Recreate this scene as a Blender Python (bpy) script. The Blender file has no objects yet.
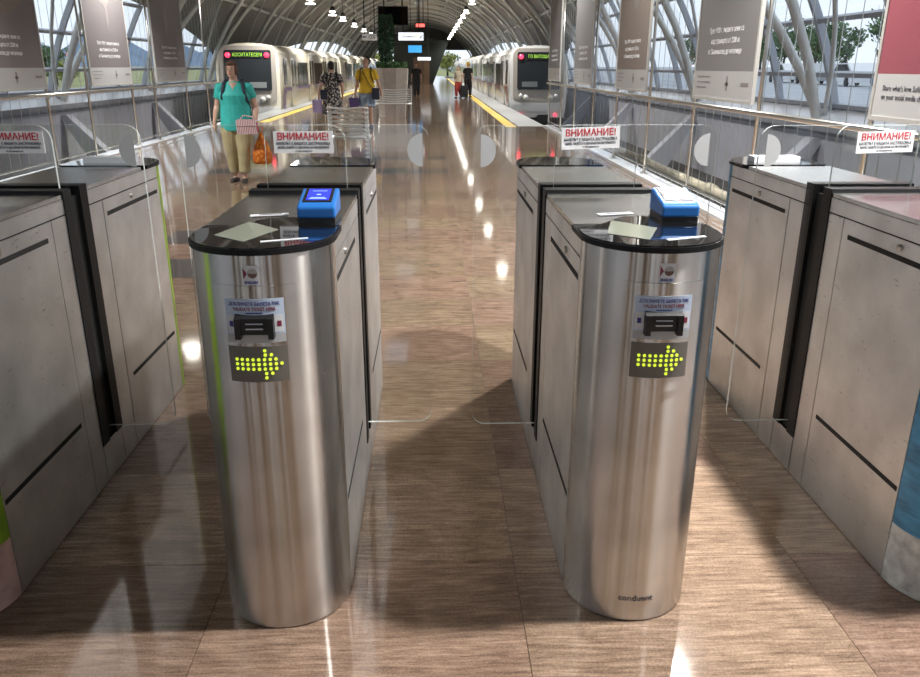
import bpy, bmesh, math, random
from mathutils import Vector, Matrix
random.seed(7)
PI = math.pi
S = bpy.context.scene
C = bpy.context.collection

# ------------------------------------------------------------------ camera, world, light, exposure
FPX, PITCH, YAW, ROLL, EYE = 781.93, .3351, .0358, .003, 1.5
fw = Vector((math.sin(YAW)*math.cos(PITCH), math.cos(YAW)*math.cos(PITCH), -math.sin(PITCH)))
r0 = Vector((math.cos(YAW), -math.sin(YAW), 0)); u0 = r0.cross(fw)
rt = r0*math.cos(ROLL)+u0*math.sin(ROLL); up = rt.cross(fw)
cam = bpy.data.cameras.new('camera'); co = bpy.data.objects.new('camera', cam); C.objects.link(co)
cam.sensor_width = 36; cam.lens = 36*FPX/920; cam.clip_end = 8000; cam.clip_start = .02
M = Matrix((rt, up, -fw)).transposed().to_4x4(); M.translation = (0, 0, EYE); co.matrix_world = M
S.camera = co
w = bpy.data.worlds.new('sky'); S.world = w; w.use_nodes = True
bg = w.node_tree.nodes['Background']; bg.inputs[0].default_value = (.80, .89, 1, 1); bg.inputs[1].default_value = .88
S.view_settings.view_transform = 'Standard'; S.view_settings.look = 'None'; S.view_settings.gamma = 1
S.view_settings.use_curve_mapping = False; S.view_settings.exposure = 0.55
S.cycles.transparent_max_bounces = 24; S.cycles.max_bounces = 10
S.cycles.sample_clamp_indirect = 6
LAMP_W = 1500

# ------------------------------------------------------------------ materials
MATS = {}
def newmat(name):
    m = bpy.data.materials.new(name); m.use_nodes = True
    MATS[name] = m
    return m, m.node_tree.nodes, m.node_tree.links, m.node_tree.nodes['Principled BSDF']
def mat(name, col, rough=.5, metal=0, emit=None, es=0, noise=0, nscale=8, stretch=(1, 1, 1), spec=.5, bump=0, coat=0):
    m, N, L, b = newmat(name)
    b.inputs['Base Color'].default_value = (*col, 1); b.inputs['Roughness'].default_value = rough
    b.inputs['Metallic'].default_value = metal; b.inputs['Specular IOR Level'].default_value = spec
    b.inputs['Coat Weight'].default_value = coat
    if emit: b.inputs['Emission Color'].default_value = (*emit, 1); b.inputs['Emission Strength'].default_value = es
    if noise or bump:
        tc = N.new('ShaderNodeTexCoord'); mp = N.new('ShaderNodeMapping'); mp.inputs['Scale'].default_value = stretch
        nz = N.new('ShaderNodeTexNoise'); nz.inputs['Scale'].default_value = nscale; nz.inputs['Detail'].default_value = 6
        L.new(tc.outputs['Object'], mp.inputs[0]); L.new(mp.outputs[0], nz.inputs['Vector'])
        if noise:
            rp = N.new('ShaderNodeValToRGB')
            rp.color_ramp.elements[0].position = .3; rp.color_ramp.elements[1].position = .7
            rp.color_ramp.elements[0].color = (*[c*(1-noise) for c in col], 1)
            rp.color_ramp.elements[1].color = (*[min(1, c*(1+noise)) for c in col], 1)
            L.new(nz.outputs['Fac'], rp.inputs[0]); L.new(rp.outputs[0], b.inputs['Base Color'])
        if bump:
            bp = N.new('ShaderNodeBump'); bp.inputs['Strength'].default_value = bump; bp.inputs['Distance'].default_value = .01
            L.new(nz.outputs['Fac'], bp.inputs['Height']); L.new(bp.outputs[0], b.inputs['Normal'])
    return m

def steel(name, col, r_lo, r_hi, stretch, scr=.0, aniso=0, bump=.02):
    """brushed stainless steel: fine grain stretched one way plus short scratches"""
    m, N, L, b = newmat(name)
    b.inputs['Metallic'].default_value = 1
    tc = N.new('ShaderNodeTexCoord'); mp = N.new('ShaderNodeMapping'); mp.inputs['Scale'].default_value = stretch
    L.new(tc.outputs['Object'], mp.inputs[0])
    nz = N.new('ShaderNodeTexNoise'); nz.inputs['Scale'].default_value = 6; nz.inputs['Detail'].default_value = 8
    L.new(mp.outputs[0], nz.inputs['Vector'])
    n2 = N.new('ShaderNodeTexNoise'); n2.inputs['Scale'].default_value = 5; n2.inputs['Detail'].default_value = 5
    L.new(tc.outputs['Object'], n2.inputs['Vector'])
    mr = N.new('ShaderNodeMapRange'); mr.inputs[1].default_value = .3; mr.inputs[2].default_value = .7
    mr.inputs[3].default_value = r_lo; mr.inputs[4].default_value = r_hi
    L.new(nz.outputs['Fac'], mr.inputs[0]); L.new(mr.outputs[0], b.inputs['Roughness'])
    rp = N.new('ShaderNodeValToRGB'); rp.color_ramp.elements[0].position = .32; rp.color_ramp.elements[1].position = .68
    rp.color_ramp.elements[0].color = (*[c*.82 for c in col], 1); rp.color_ramp.elements[1].color = (*[min(1, c*1.1) for c in col], 1)
    L.new(n2.outputs['Fac'], rp.inputs[0])
    outc = rp.outputs[0]
    if scr:
        mp3 = N.new('ShaderNodeMapping'); mp3.inputs['Rotation'].default_value = (.5, 0, 0); mp3.inputs['Scale'].default_value = (3, 5, 26)
        L.new(tc.outputs['Object'], mp3.inputs[0])
        n3 = N.new('ShaderNodeTexNoise'); n3.inputs['Scale'].default_value = 5; n3.inputs['Detail'].default_value = 3
        L.new(mp3.outputs[0], n3.inputs['Vector'])
        rr = N.new('ShaderNodeValToRGB'); rr.color_ramp.elements[0].position = .27; rr.color_ramp.elements[1].position = .33
        rr.color_ramp.elements[0].color = (1-scr, 1-scr, 1-scr, 1); rr.color_ramp.elements[1].color = (1, 1, 1, 1)
        L.new(n3.outputs['Fac'], rr.inputs[0])
        mx = N.new('ShaderNodeMix'); mx.data_type = 'RGBA'; mx.blend_type = 'MULTIPLY'; mx.inputs[0].default_value = 1
        L.new(outc, mx.inputs[6]); L.new(rr.outputs[0], mx.inputs[7]); outc = mx.outputs[2]
    L.new(outc, b.inputs['Base Color'])
    if aniso:
        b.inputs['Anisotropic'].default_value = aniso; b.inputs['Anisotropic Rotation'].default_value = .25
        tg = N.new('ShaderNodeTangent'); tg.direction_type = 'RADIAL'; tg.axis = 'Z'; L.new(tg.outputs[0], b.inputs['Tangent'])
    if bump:
        bp = N.new('ShaderNodeBump'); bp.inputs['Strength'].default_value = bump; bp.inputs['Distance'].default_value = .002
        L.new(nz.outputs['Fac'], bp.inputs['Height']); L.new(bp.outputs[0], b.inputs['Normal'])
    return m

def glass(name, tint=(1, 1, 1), refl=.9, rough=.0, base=.04):
    """clear sheet: transparent, mirror reflection by Fresnel"""
    m, N, L, b = newmat(name); N.remove(b); out = N['Material Output']
    tr = N.new('ShaderNodeBsdfTransparent'); tr.inputs[0].default_value = (*tint, 1)
    gl = N.new('ShaderNodeBsdfGlossy'); gl.inputs['Roughness'].default_value = rough; gl.inputs[0].default_value = (refl, refl, refl, 1)
    lw = N.new('ShaderNodeLayerWeight'); lw.inputs[0].default_value = .5
    pw = N.new('ShaderNodeMath'); pw.operation = 'POWER'; pw.inputs[1].default_value = 5; L.new(lw.outputs['Facing'], pw.inputs[0])
    fr = N.new('ShaderNodeMath'); fr.operation = 'MULTIPLY_ADD'; fr.inputs[1].default_value = .9; fr.inputs[2].default_value = base; L.new(pw.outputs[0], fr.inputs[0])
    mx = N.new('ShaderNodeMixShader'); L.new(fr.outputs[0], mx.inputs[0]); L.new(tr.outputs[0], mx.inputs[1]); L.new(gl.outputs[0], mx.inputs[2])
    L.new(mx.outputs[0], out.inputs[0]); return m

def granite(name, cols, rough=.065, rnd=True, joints=False):
    m, N, L, b = newmat(name)
    tc = N.new('ShaderNodeTexCoord'); vec = tc.outputs['Object']
    if rnd:
        oi = N.new('ShaderNodeObjectInfo'); ml = N.new('ShaderNodeMath'); ml.operation = 'MULTIPLY'; ml.inputs[1].default_value = 40
        L.new(oi.outputs['Random'], ml.inputs[0]); ad = N.new('ShaderNodeVectorMath'); ad.operation = 'ADD'
        cb = N.new('ShaderNodeCombineXYZ'); L.new(ml.outputs[0], cb.inputs[0]); L.new(ml.outputs[0], cb.inputs[2])
        L.new(vec, ad.inputs[0]); L.new(cb.outputs[0], ad.inputs[1]); vec = ad.outputs[0]
    wp = N.new('ShaderNodeTexNoise'); wp.inputs['Scale'].default_value = 1.6; wp.inputs['Detail'].default_value = 3
    L.new(vec, wp.inputs['Vector'])
    av = N.new('ShaderNodeVectorMath'); av.operation = 'MULTIPLY_ADD'; av.inputs[1].default_value = (.08, .05, 0)
    L.new(wp.outputs['Color'], av.inputs[0]); L.new(vec, av.inputs[2])
    mp = N.new('ShaderNodeMapping'); mp.inputs['Scale'].default_value = (2.4, 30, 1); L.new(av.outputs[0], mp.inputs[0])
    n1 = N.new('ShaderNodeTexNoise'); n1.inputs['Scale'].default_value = 2.6; n1.inputs['Detail'].default_value = 9; n1.inputs['Roughness'].default_value = .74
    L.new(mp.outputs[0], n1.inputs['Vector'])
    n2 = N.new('ShaderNodeTexNoise'); n2.inputs['Scale'].default_value = 150; n2.inputs['Detail'].default_value = 3; L.new(vec, n2.inputs['Vector'])
    mixf = N.new('ShaderNodeMath'); mixf.operation = 'MULTIPLY_ADD'; mixf.inputs[1].default_value = .34
    L.new(n2.outputs['Fac'], mixf.inputs[0]); sub = N.new('ShaderNodeMath'); sub.operation = 'SUBTRACT'; sub.inputs[1].default_value = .17
    L.new(n1.outputs['Fac'], sub.inputs[0])
    lf = N.new('ShaderNodeTexNoise'); lf.inputs['Scale'].default_value = 5; lf.inputs['Detail'].default_value = 4; lf.inputs['Distortion'].default_value = 1.2; L.new(vec, lf.inputs['Vector'])
    lm = N.new('ShaderNodeMath'); lm.operation = 'MULTIPLY_ADD'; lm.inputs[1].default_value = .30; L.new(lf.outputs['Fac'], lm.inputs[0]); s2 = N.new('ShaderNodeMath'); s2.operation = 'SUBTRACT'; s2.inputs[1].default_value = .15
    L.new(sub.outputs[0], s2.inputs[0]); L.new(s2.outputs[0], lm.inputs[2]); L.new(lm.outputs[0], mixf.inputs[2])
    rp = N.new('ShaderNodeValToRGB'); rp.color_ramp.elements[0].position = .26; rp.color_ramp.elements[1].position = .76
    rp.color_ramp.elements[0].color = (*cols[0], 1); rp.color_ramp.elements[1].color = (*cols[2], 1)
    e = rp.color_ramp.elements.new(.50); e.color = (*cols[1], 1)
    L.new(mixf.outputs[0], rp.inputs[0]); c = rp.outputs[0]
    if rnd:
        hs = N.new('ShaderNodeHueSaturation'); mr = N.new('ShaderNodeMapRange'); mr.inputs[3].default_value = .988; mr.inputs[4].default_value = 1.012
        mr.inputs[3].default_value -= .5; mr.inputs[4].default_value -= .5
        m2 = N.new('ShaderNodeMapRange'); m2.inputs[3].default_value = .86; m2.inputs[4].default_value = 1.14
        L.new(oi.outputs['Random'], mr.inputs[0]); fr = N.new('ShaderNodeMath'); fr.operation = 'FRACT'; L.new(ml.outputs[0], fr.inputs[0]); L.new(fr.outputs[0], m2.inputs[0])
        L.new(mr.outputs[0], hs.inputs['Hue']); L.new(m2.outputs[0], hs.inputs['Value']); L.new(c, hs.inputs['Color']); c = hs.outputs[0]
    if joints:
        bt = N.new('ShaderNodeTexBrick'); bt.offset = 0; bt.inputs['Scale'].default_value = 1
        bt.inputs['Brick Width'].default_value = .9; bt.inputs['Row Height'].default_value = .6; bt.inputs['Mortar Size'].default_value = .003
        bt.inputs['Color1'].default_value = (1, 1, 1, 1); bt.inputs['Color2'].default_value = (.82, .82, .82, 1); bt.inputs['Mortar'].default_value = (.4, .4, .4, 1)
        mpo = N.new('ShaderNodeMapping'); mpo.inputs['Location'].default_value = (-.25, -.34, 0); L.new(tc.outputs['Object'], mpo.inputs[0]); L.new(mpo.outputs[0], bt.inputs['Vector'])
        mx = N.new('ShaderNodeMix'); mx.data_type = 'RGBA'; mx.blend_type = 'MULTIPLY'; mx.inputs[0].default_value = 1
        L.new(c, mx.inputs[6]); L.new(bt.outputs[0], mx.inputs[7]); c = mx.outputs[2]
    L.new(c, b.inputs['Base Color']); b.inputs['Roughness'].default_value = rough
    b.inputs['Specular IOR Level'].default_value = .5
    return m

BROWN = ((.075, .048, .033), (.215, .148, .104), (.41, .30, .22))
granite('granite', BROWN)
granite('granite_dark', ((.05, .045, .045), (.11, .10, .095), (.2, .18, .17)))
granite('granite_far', BROWN, rnd=False, joints=True, rough=.08)
mat('grout', (.11, .08, .06), .5)
steel('steel_front', (.64, .62, .59), .225, .23, (1, 1, 8), aniso=1.0, bump=.0)
steel('steel_side', (.70, .70, .70), .36, .5, (1, 30, 1), scr=.4, bump=.03)
mat('steel_top', (.52, .52, .515), .26, 1)
mat('rail_steel', (.58, .56, .52), .28, 1)
mat('black', (.012, .012, .013), .4); mat('rubber', (.007, .007, .008), .5, spec=.25)
mat('gap', (.01, .01, .01), .8)
mat('black_glass', (.006, .006, .007), .03, coat=.5)
mat('lcd', (.24, .26, .21), .12); mat('label_white', (.72, .74, .78), .4); mat('label_blue', (.56, .66, .82), .4)
mat('ink_red', (.50, .018, .03), .5); mat('ink_dark', (.04, .04, .06), .5); mat('ink_navy', (.04, .05, .26), .5); mat('ink_maroon', (.22, .02, .06), .5)
mat('ink_white', (.8, .8, .82), .5)
mat('sign_white', (.74, .74, .75), .45, noise=.06, nscale=6)
mat('grey_print', (.45, .46, .47), .5)
mat('reader_blue', (.02, .16, .52), .3); mat('reader_side', (.02, .10, .36), .35)
mat('screen_blue', (.01, .015, .4), .2, emit=(.03, .05, 1), es=1.1); mat('screen_glare', (.30, .34, .38), .08)  # second screen: bright reflection put into its grey colour
mat('screen_text', (.2, .3, 1), .3, emit=(.25, .4, 1), es=1.2)
mat('display_panel', (.17, .16, .14), .22); mat('led', (.55, .7, .05), .4, emit=(.60, .80, .04), es=.75)  # display panel grey is lifted to stand in for glare
mat('flap_edge', (.62, .68, .66), .25); glass('flap_glass', (.985, .99, .985)); glass('pane_glass', (.95, .97, .98)); 
mat('alu', (.42, .44, .47), .42, .7); mat('steel_white', (.66, .66, .64), .45, noise=.06, nscale=2)
mat('mullion', (.40, .42, .47), .4, .2)
mat('roof_panel', (.20, .187, .175), .6, noise=.12, nscale=.6); mat('roof_deck', (.48, .41, .29), .5, noise=.12, nscale=2, stretch=(.2, 9, 1))
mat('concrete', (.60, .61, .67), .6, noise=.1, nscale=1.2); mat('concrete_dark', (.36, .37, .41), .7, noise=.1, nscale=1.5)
mat('sill_white', (.88, .90, .94), .22); mat('kerb_white', (.76, .77, .79), .18, noise=.05, nscale=4)
mat('ballast', (.10, .095, .09), .9, noise=.4, nscale=14); mat('rail_iron', (.22, .17, .14), .45, .6)
mat('yellow_strip', (.80, .55, .10), .45); mat('edge_grey', (.42, .43, .42), .4, noise=.08, nscale=10)
mat('lamp_glow', (1, 1, 1), .4, emit=(1, .95, .84), es=9); mat('lamp_metal', (.07, .07, .07), .4, .5)
mat('pipe_cream', (.62, .56, .42), .35)
mat('train_cream', (.74, .70, .58), .22, coat=.4); mat('train_grey', (.40, .37, .33), .3); mat('train_white', (.78, .78, .76), .25, coat=.3)
mat('train_glass', (.03, .035, .04), .08); mat('train_purple', (.19, .11, .30), .3); mat('train_maroon', (.20, .05, .09), .3)
mat('train_dark', (.03, .03, .033), .6); mat('train_red', (.8, .03, .05), .3, emit=(1, .03, .07), es=3); mat('train_led', (.3, .6, .05), .4, emit=(.45, .85, .12), es=.55)
mat('head_lamp', (.75, .75, .72), .15)
mat('train_interior', (.30, .33, .33), .6)

# ------------------------------------------------------------------ mesh helpers
class MB:
    def __init__(s): s.v = []; s.f = []; s.m = []; s.mi = 0; s.sm = []; s.smooth = False
    def add(s, vs, fs):
        o = len(s.v); s.v += [tuple(p) for p in vs]
        for f in fs: s.f.append(tuple(o+i for i in f)); s.m.append(s.mi); s.sm.append(s.smooth)
        return s
    def box(s, x0, x1, y0, y1, z0, z1):
        return s.add([(x, y, z) for z in (z0, z1) for y in (y0, y1) for x in (x0, x1)],
                     [(0, 2, 3, 1), (4, 5, 7, 6), (0, 1, 5, 4), (2, 6, 7, 3), (0, 4, 6, 2), (1, 3, 7, 5)])
    def prism(s, pts, z0, z1, T=None):
        n = len(pts); T = T or (lambda a, b, c: (a, b, c))
        vs = [T(x, y, z0) for x, y in pts]+[T(x, y, z1) for x, y in pts]
        return s.add(vs, [tuple(reversed(range(n))), tuple(range(n, 2*n))]+[(i, (i+1) % n, n+(i+1) % n, n+i) for i in range(n)])
    def tube(s, pts, r, n=8, caps=True, ell=None):
        pts = [Vector(p) for p in pts]; rs = r if isinstance(r, (list, tuple)) else [r]*len(pts)
        vs = []; ref = None
        for i, p in enumerate(pts):
            d = (pts[min(i+1, len(pts)-1)]-pts[max(i-1, 0)]).normalized()
            if ref is None: ref = Vector((0, 0, 1)) if abs(d.z) < .9 else Vector((0, 1, 0))
            a = d.cross(ref).normalized(); b = a.cross(d).normalized(); ref = b
            e = ell[i] if ell else 1
            vs += [p+a*math.cos(2*PI*k/n)*rs[i]+b*math.sin(2*PI*k/n)*rs[i]*e for k in range(n)]
        m = len(pts)
        fs = [(i*n+k, i*n+(k+1) % n, (i+1)*n+(k+1) % n, (i+1)*n+k) for i in range(m-1) for k in range(n)]
        if caps: fs += [tuple(reversed(range(n))), tuple(range((m-1)*n, m*n))]
        return s.add(vs, fs)
    def rings(s, rs, n=20, caps=True):           # (cx,cy,z,rx,ry)
        vs = [(cx+rx*math.cos(2*PI*k/n), cy+ry*math.sin(2*PI*k/n), z) for cx, cy, z, rx, ry in rs for k in range(n)]
        m = len(rs); fs = [(i*n+k, i*n+(k+1) % n, (i+1)*n+(k+1) % n, (i+1)*n+k) for i in range(m-1) for k in range(n)]
        if caps: fs += [tuple(reversed(range(n))), tuple(range((m-1)*n, m*n))]
        return s.add(vs, fs)
    def ell(s, c, rx, ry, rz, n=14, k=8):
        return s.rings([(c[0], c[1], c[2]-rz*math.cos(PI*(i+.15)/(k+.3)), rx*math.sin(PI*(i+.15)/(k+.3)), ry*math.sin(PI*(i+.15)/(k+.3))) for i in range(k+1)], n)
    def grid(s, fn, us, vs_):
        nv = len(vs_); return s.add([fn(u, v) for u in us for v in vs_],
            [(i*nv+j, (i+1)*nv+j, (i+1)*nv+j+1, i*nv+j+1) for i in range(len(us)-1) for j in range(nv-1)])
    def mesh(s, name, mats):
        me = bpy.data.meshes.new(name); me.from_pydata(s.v, [], s.f)
        for m in (mats if isinstance(mats, (list, tuple)) else [mats]): me.materials.append(MATS[m])
        me.polygons.foreach_set('material_index', s.m); me.polygons.foreach_set('use_smooth', s.sm); me.update(); return me
    def build(s, name, mats, parent=None, loc=None): return link(name, s.mesh(name, mats), parent, loc)
def link(name, data, parent=None, loc=None):
    o = bpy.data.objects.new(name, data); C.objects.link(o)
    if parent: o.parent = parent
    if loc: o.location = loc
    if name in ('lettering', 'led_dots', 'logo_row', 'screen_text', 'end_comb', 'maker_lettering', 'slot_line'): o['kind'] = 'stuff'
    return o
def empty(name, loc=(0, 0, 0), rz=0):
    o = link(name, None, None, loc); o.rotation_euler.z = rz; o.empty_display_size = .1; return o
def tag(o, label=None, cat=None, group=None, kind=None):
    if label: o['label'] = label
    if cat: o['category'] = cat
    if group: o['group'] = group
    if kind: o['kind'] = kind
    return o
def copy_tree(o, parent=None):
    c = o.copy(); C.objects.link(c); c.parent = parent
    for ch in list(o.children): copy_tree(ch, c)
    return c
def box(name, m, parent, *b, loc=None): return MB().box(*b).build(name, m, parent, loc)
def smooth_all(me, ang=None):
    me.polygons.foreach_set('use_smooth', [True]*len(me.polygons)); me.update(); return me
def bevel(o, wd=.004, seg=2):
    bm = bmesh.new(); bm.from_mesh(o.data); bmesh.ops.remove_doubles(bm, verts=bm.verts, dist=1e-5)
    bmesh.ops.bevel(bm, geom=list(bm.edges), offset=wd, segments=seg, affect='EDGES', profile=.5, clamp_overlap=True)
    bm.to_mesh(o.data); bm.free(); return o
TXT = {}
def text_mesh(s, size, mats, bold=0, sx=1, align='CENTER', depth=.0004):
    """flat lettering as a mesh in the XZ plane facing -Y, centred"""
    key = (s, size, mats, bold, sx, align)
    if key in TXT: return TXT[key]
    cu = bpy.data.curves.new('t', 'FONT'); cu.body = s; cu.size = size; cu.align_x = align; cu.align_y = 'CENTER'
    cu.offset = bold; cu.extrude = depth; cu.resolution_u = 2
    o = bpy.data.objects.new('t', cu); C.objects.link(o); bpy.context.view_layer.update()
    me = bpy.data.meshes.new_from_object(o.evaluated_get(bpy.context.evaluated_depsgraph_get()))
    bpy.data.objects.remove(o); bpy.data.curves.remove(cu)
    for v in me.vertices: x, y, z = v.co; v.co = (x*sx, -z, y)
    me.materials.clear(); me.materials.append(MATS[mats]); TXT[key] = me; return me
def wrap(me, r, x0, z0, off):
    """bend a flat XZ mesh onto the rounded gate front of radius r (front tip at y=0, axis at y=r)"""
    me = me.copy()
    for v in me.vertices:
        x, y, z = v.co; a = (x+x0)/r; q = r+off-y
        v.co = (q*math.sin(a), r-q*math.cos(a), z+z0)
    return me
def rrect(x0, x1, y0, y1, r, n=5):
    P = []
    for cx, cy, a in ((x1-r, y1-r, 0), (x0+r, y1-r, 90), (x0+r, y0+r, 180), (x1-r, y0+r, 270)):
        P += [(cx+r*math.cos(math.radians(a+90*k/n)), cy+r*math.sin(math.radians(a+90*k/n))) for k in range(n+1)]
    return P
def remesh(mb, voxel, name, m, parent, smooth_it=3):
    me = mb.mesh('tmp', m); o = bpy.data.objects.new('tmp', me); C.objects.link(o)
    md = o.modifiers.new('r', 'REMESH'); md.mode = 'VOXEL'; md.voxel_size = voxel
    sm = o.modifiers.new('s', 'SMOOTH'); sm.iterations = smooth_it; sm.factor = .5
    bpy.context.view_layer.update()
    m2 = bpy.data.meshes.new_from_object(o.evaluated_get(bpy.context.evaluated_depsgraph_get()))
    bpy.data.objects.remove(o); bpy.data.meshes.remove(me)
    m2.materials.clear(); m2.materials.append(MATS[m]); smooth_all(m2); m2.name = name
    return link(name, m2, parent)

# ------------------------------------------------------------------ structure: floor
XL, XR = -5.6, 2.95
Y0, NR = .94, 27
YT = Y0+NR*.6
fm = MB(); fm.box(XL, XR, -9, Y0, -1.1, 0); fm.box(XL, XR, YT, 130, -1.1, 0); fm.mi = 1; fm.box(XL, XR, Y0, YT, -1.1, -.014)
floor = tag(fm.build('floor', ['granite_far', 'grout']), kind='structure')
cols_ = [-5.6, -5.15]+[-4.25+.9*k for k in range(9)]
g = .001
tile_me = {}
for i in range(len(cols_)-1):
    wdt = round(cols_[i+1]-cols_[i], 3)
    for dark in (0, 1):
        if (wdt, dark) not in tile_me:
            b = MB(); b.prism([(g, g), (wdt-g, g), (wdt-g, .6-g), (g, .6-g)], -.014, 0)
            tile_me[(wdt, dark)] = b.mesh('tile', 'granite_dark' if dark else 'granite')
for j in range(NR):
    for i in range(len(cols_)-1):
        y = Y0+.6*j; x = cols_[i]; yc = y+.3
        dark = (abs(yc-12.0) < .3 or abs(yc-13.8) < .3) and x < .2 and x > -3.5 or (abs(yc-7.1) < .3 or abs(yc-5.9) < .3) and -2.6 < x < -1.5
        o = link('tile', tile_me[(round(cols_[i+1]-x, 3), int(dark))], floor, (x, y, 0))
def struct(o): return tag(o, kind='structure')
k_ = MB(); k_.box(XR, 3.2, -9, 21.3, -1.1, .035); struct(k_.build('trim_1', 'kerb_white'))
k_ = MB(); k_.box(-5.86, XL, -9, 23, -1.1, .02); struct(k_.build('trim_2', 'kerb_white'))
struct(box('platform_edge_right', 'edge_grey', None, 2.3, 3.0, 21.32, 130, 0, .006)); struct(box('safety_line_right', 'yellow_strip', None, 1.95, 2.22, 21.1, 130, 0, .005))
struct(box('platform_edge_left', 'edge_grey', None, -5.65, -4.95, 23.02, 130, 0, .006)); struct(box('safety_line_left', 'yellow_strip', None, -4.86, -4.56, 22.9, 130, 0, .005))
struct(box('trackbed_right', 'ballast', None, 3.0, 7.6, -9, 130, -1.3, -1.1)); struct(box('trackbed_left', 'ballast', None, -10.1, -5.65, -9, 130, -1.3, -1.1))
for nm, xs in (('track_rail_right', (3.75, 5.2)), ('track_rail_left', (-7.9, -6.45))):
    b = MB()
    for x in xs: b.box(x-.03, x+.03, 18, 130, -1.1, -.95)
    struct(b.build(nm, 'rail_iron'))
# ------------------------------------------------------------------ structure: side walls, sills
XC, RV, ZC = -1.25, 8.85, -1.35
def vp(side, ph, y, dr=0):
    return (XC+side*(RV+dr)*math.cos(math.radians(ph)), y, ZC+(RV+dr)*math.sin(math.radians(ph)))
for side, nm in ((1, 'right'), (-1, 'left')):
    T = lambda a, y, z, s=side: (XC+s*a, y, z)
    prof = [(8.65, -1.1), (8.35, -1.1), (8.22, .36), (8.22, .44), (8.05, .44), (8.05, .56), (8.6, .86), (8.65, .86)]
    b = MB(); b.prism([(p[0], p[1]) for p in prof], -9, 130, T=lambda a, c, y, s=side: (XC+s*a, y, c))
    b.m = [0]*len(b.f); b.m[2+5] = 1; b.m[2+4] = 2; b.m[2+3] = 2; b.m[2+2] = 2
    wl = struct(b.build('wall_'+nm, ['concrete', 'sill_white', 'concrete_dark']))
    for k in range(9):                       # sloping concrete fins below the arch feet
        y = .4+6.9*k; f = MB()
        f.prism([(8.3, .3), (8.1, .3), (6.75, -1.1), (7.5, -1.1)], y, y+.35, T=lambda a, c, yy, s=side: (XC+s*a, yy, c)); f.build('fin', 'concrete', wl)
# ------------------------------------------------------------------ structure: vault with eyebrow windows
def ptop(side, y):
    best = 12.5
    for c, Lh, d in (((12, 27, 22) if side < 0 else (12, 33, 25)), (75, 30, 20)):
        u = (y-c)/Lh
        if abs(u) < 1: best = max(best, 12.5+d*math.sqrt(1-u*u))
    return best
CR = 76.0
ys = [-9+i for i in range(0, 140)]
cm = MB()
for side in (1, -1):
    n = 14
    def fn(y, t, s=side): p = ptop(s, y); return vp(s, p+(CR-p)*t, y)
    cm.grid(fn, ys, [k/n for k in range(n+1)])
cm.mi = 1
hole = lambda y: any(abs(y-h) < .9 for h in (13.4, 24.4, 35.4, 46.4, 57.4, 68.4, 79.4, 85.5))
phs = [CR, 79, 82, 85, 87.6]
def crown(y0, y1):
    for side in (1, -1):
        for a, b2 in zip(phs, phs[1:]): cm.add([vp(side, a, y0), vp(side, a, y1), vp(side, b2, y1), vp(side, b2, y0)], [(0, 1, 2, 3)])
    if not hole((y0+y1)/2): cm.add([vp(1, 87.6, y0), vp(1, 87.6, y1), vp(-1, 87.6, y1), vp(-1, 87.6, y0)], [(0, 1, 2, 3)])
yy = -9.0
while yy < 130: crown(yy, yy+.5); yy += .5
ceil = struct(cm.build('ceiling', ['roof_panel', 'roof_deck']))
for h in (13.4, 24.4, 35.4, 46.4, 57.4, 68.4, 79.4, 85.5):
    box('skylight_pane', 'pane_glass', ceil, XC-.37, XC+.37, h-.9, h+.9, 7.505, 7.515)
def arc_tube(side0, ph0, y0, side1_total, y1, dr, r, name, n=14, m='steel_white', k=6):
    """tube following the vault from angle ph0 (0..180 measured from the right side) to ph1, y varying linearly"""
    P = []
    for i in range(n+1):
        t = i/n; ph = math.radians(ph0+(side1_total-ph0)*t)
        P.append((XC+(RV+dr)*math.cos(ph), y0+(y1-y0)*t, ZC+(RV+dr)*math.sin(ph)))
    b = MB(); b.smooth = True; b.tube(P, r, k, caps=False); return b.build(name, m, ceil)
for k in range(26):                                   # ribs
    y = .6+6.9*k
    if y < 128: arc_tube(1, 13.2, y, 166.8, y, -.42, .095, 'roof_rib', 22)
for k in range(0, 18):                               # crossing braces
    y = .6+6.9*k
    arc_tube(1, 13.2, y, 90, y+6.9, -.36, .085, 'roof_brace', 14); arc_tube(1, 13.2, y, 90, y-6.9, -.30, .04, 'roof_brace', 14)
    arc_tube(1, 166.8, y, 90, y+6.9, -.36, .085, 'roof_brace', 14); arc_tube(1, 166.8, y, 90, y-6.9, -.30, .04, 'roof_brace', 14)
for ph in (38, 55, 72, 108, 125, 142):
    arc_tube(1, ph, -6, ph, 128, -.22, .07, 'purlin', 2)
ROWS = [14.6, 18.2, 24.4, 31.0, 38.0]
BAY = 2.3
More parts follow.
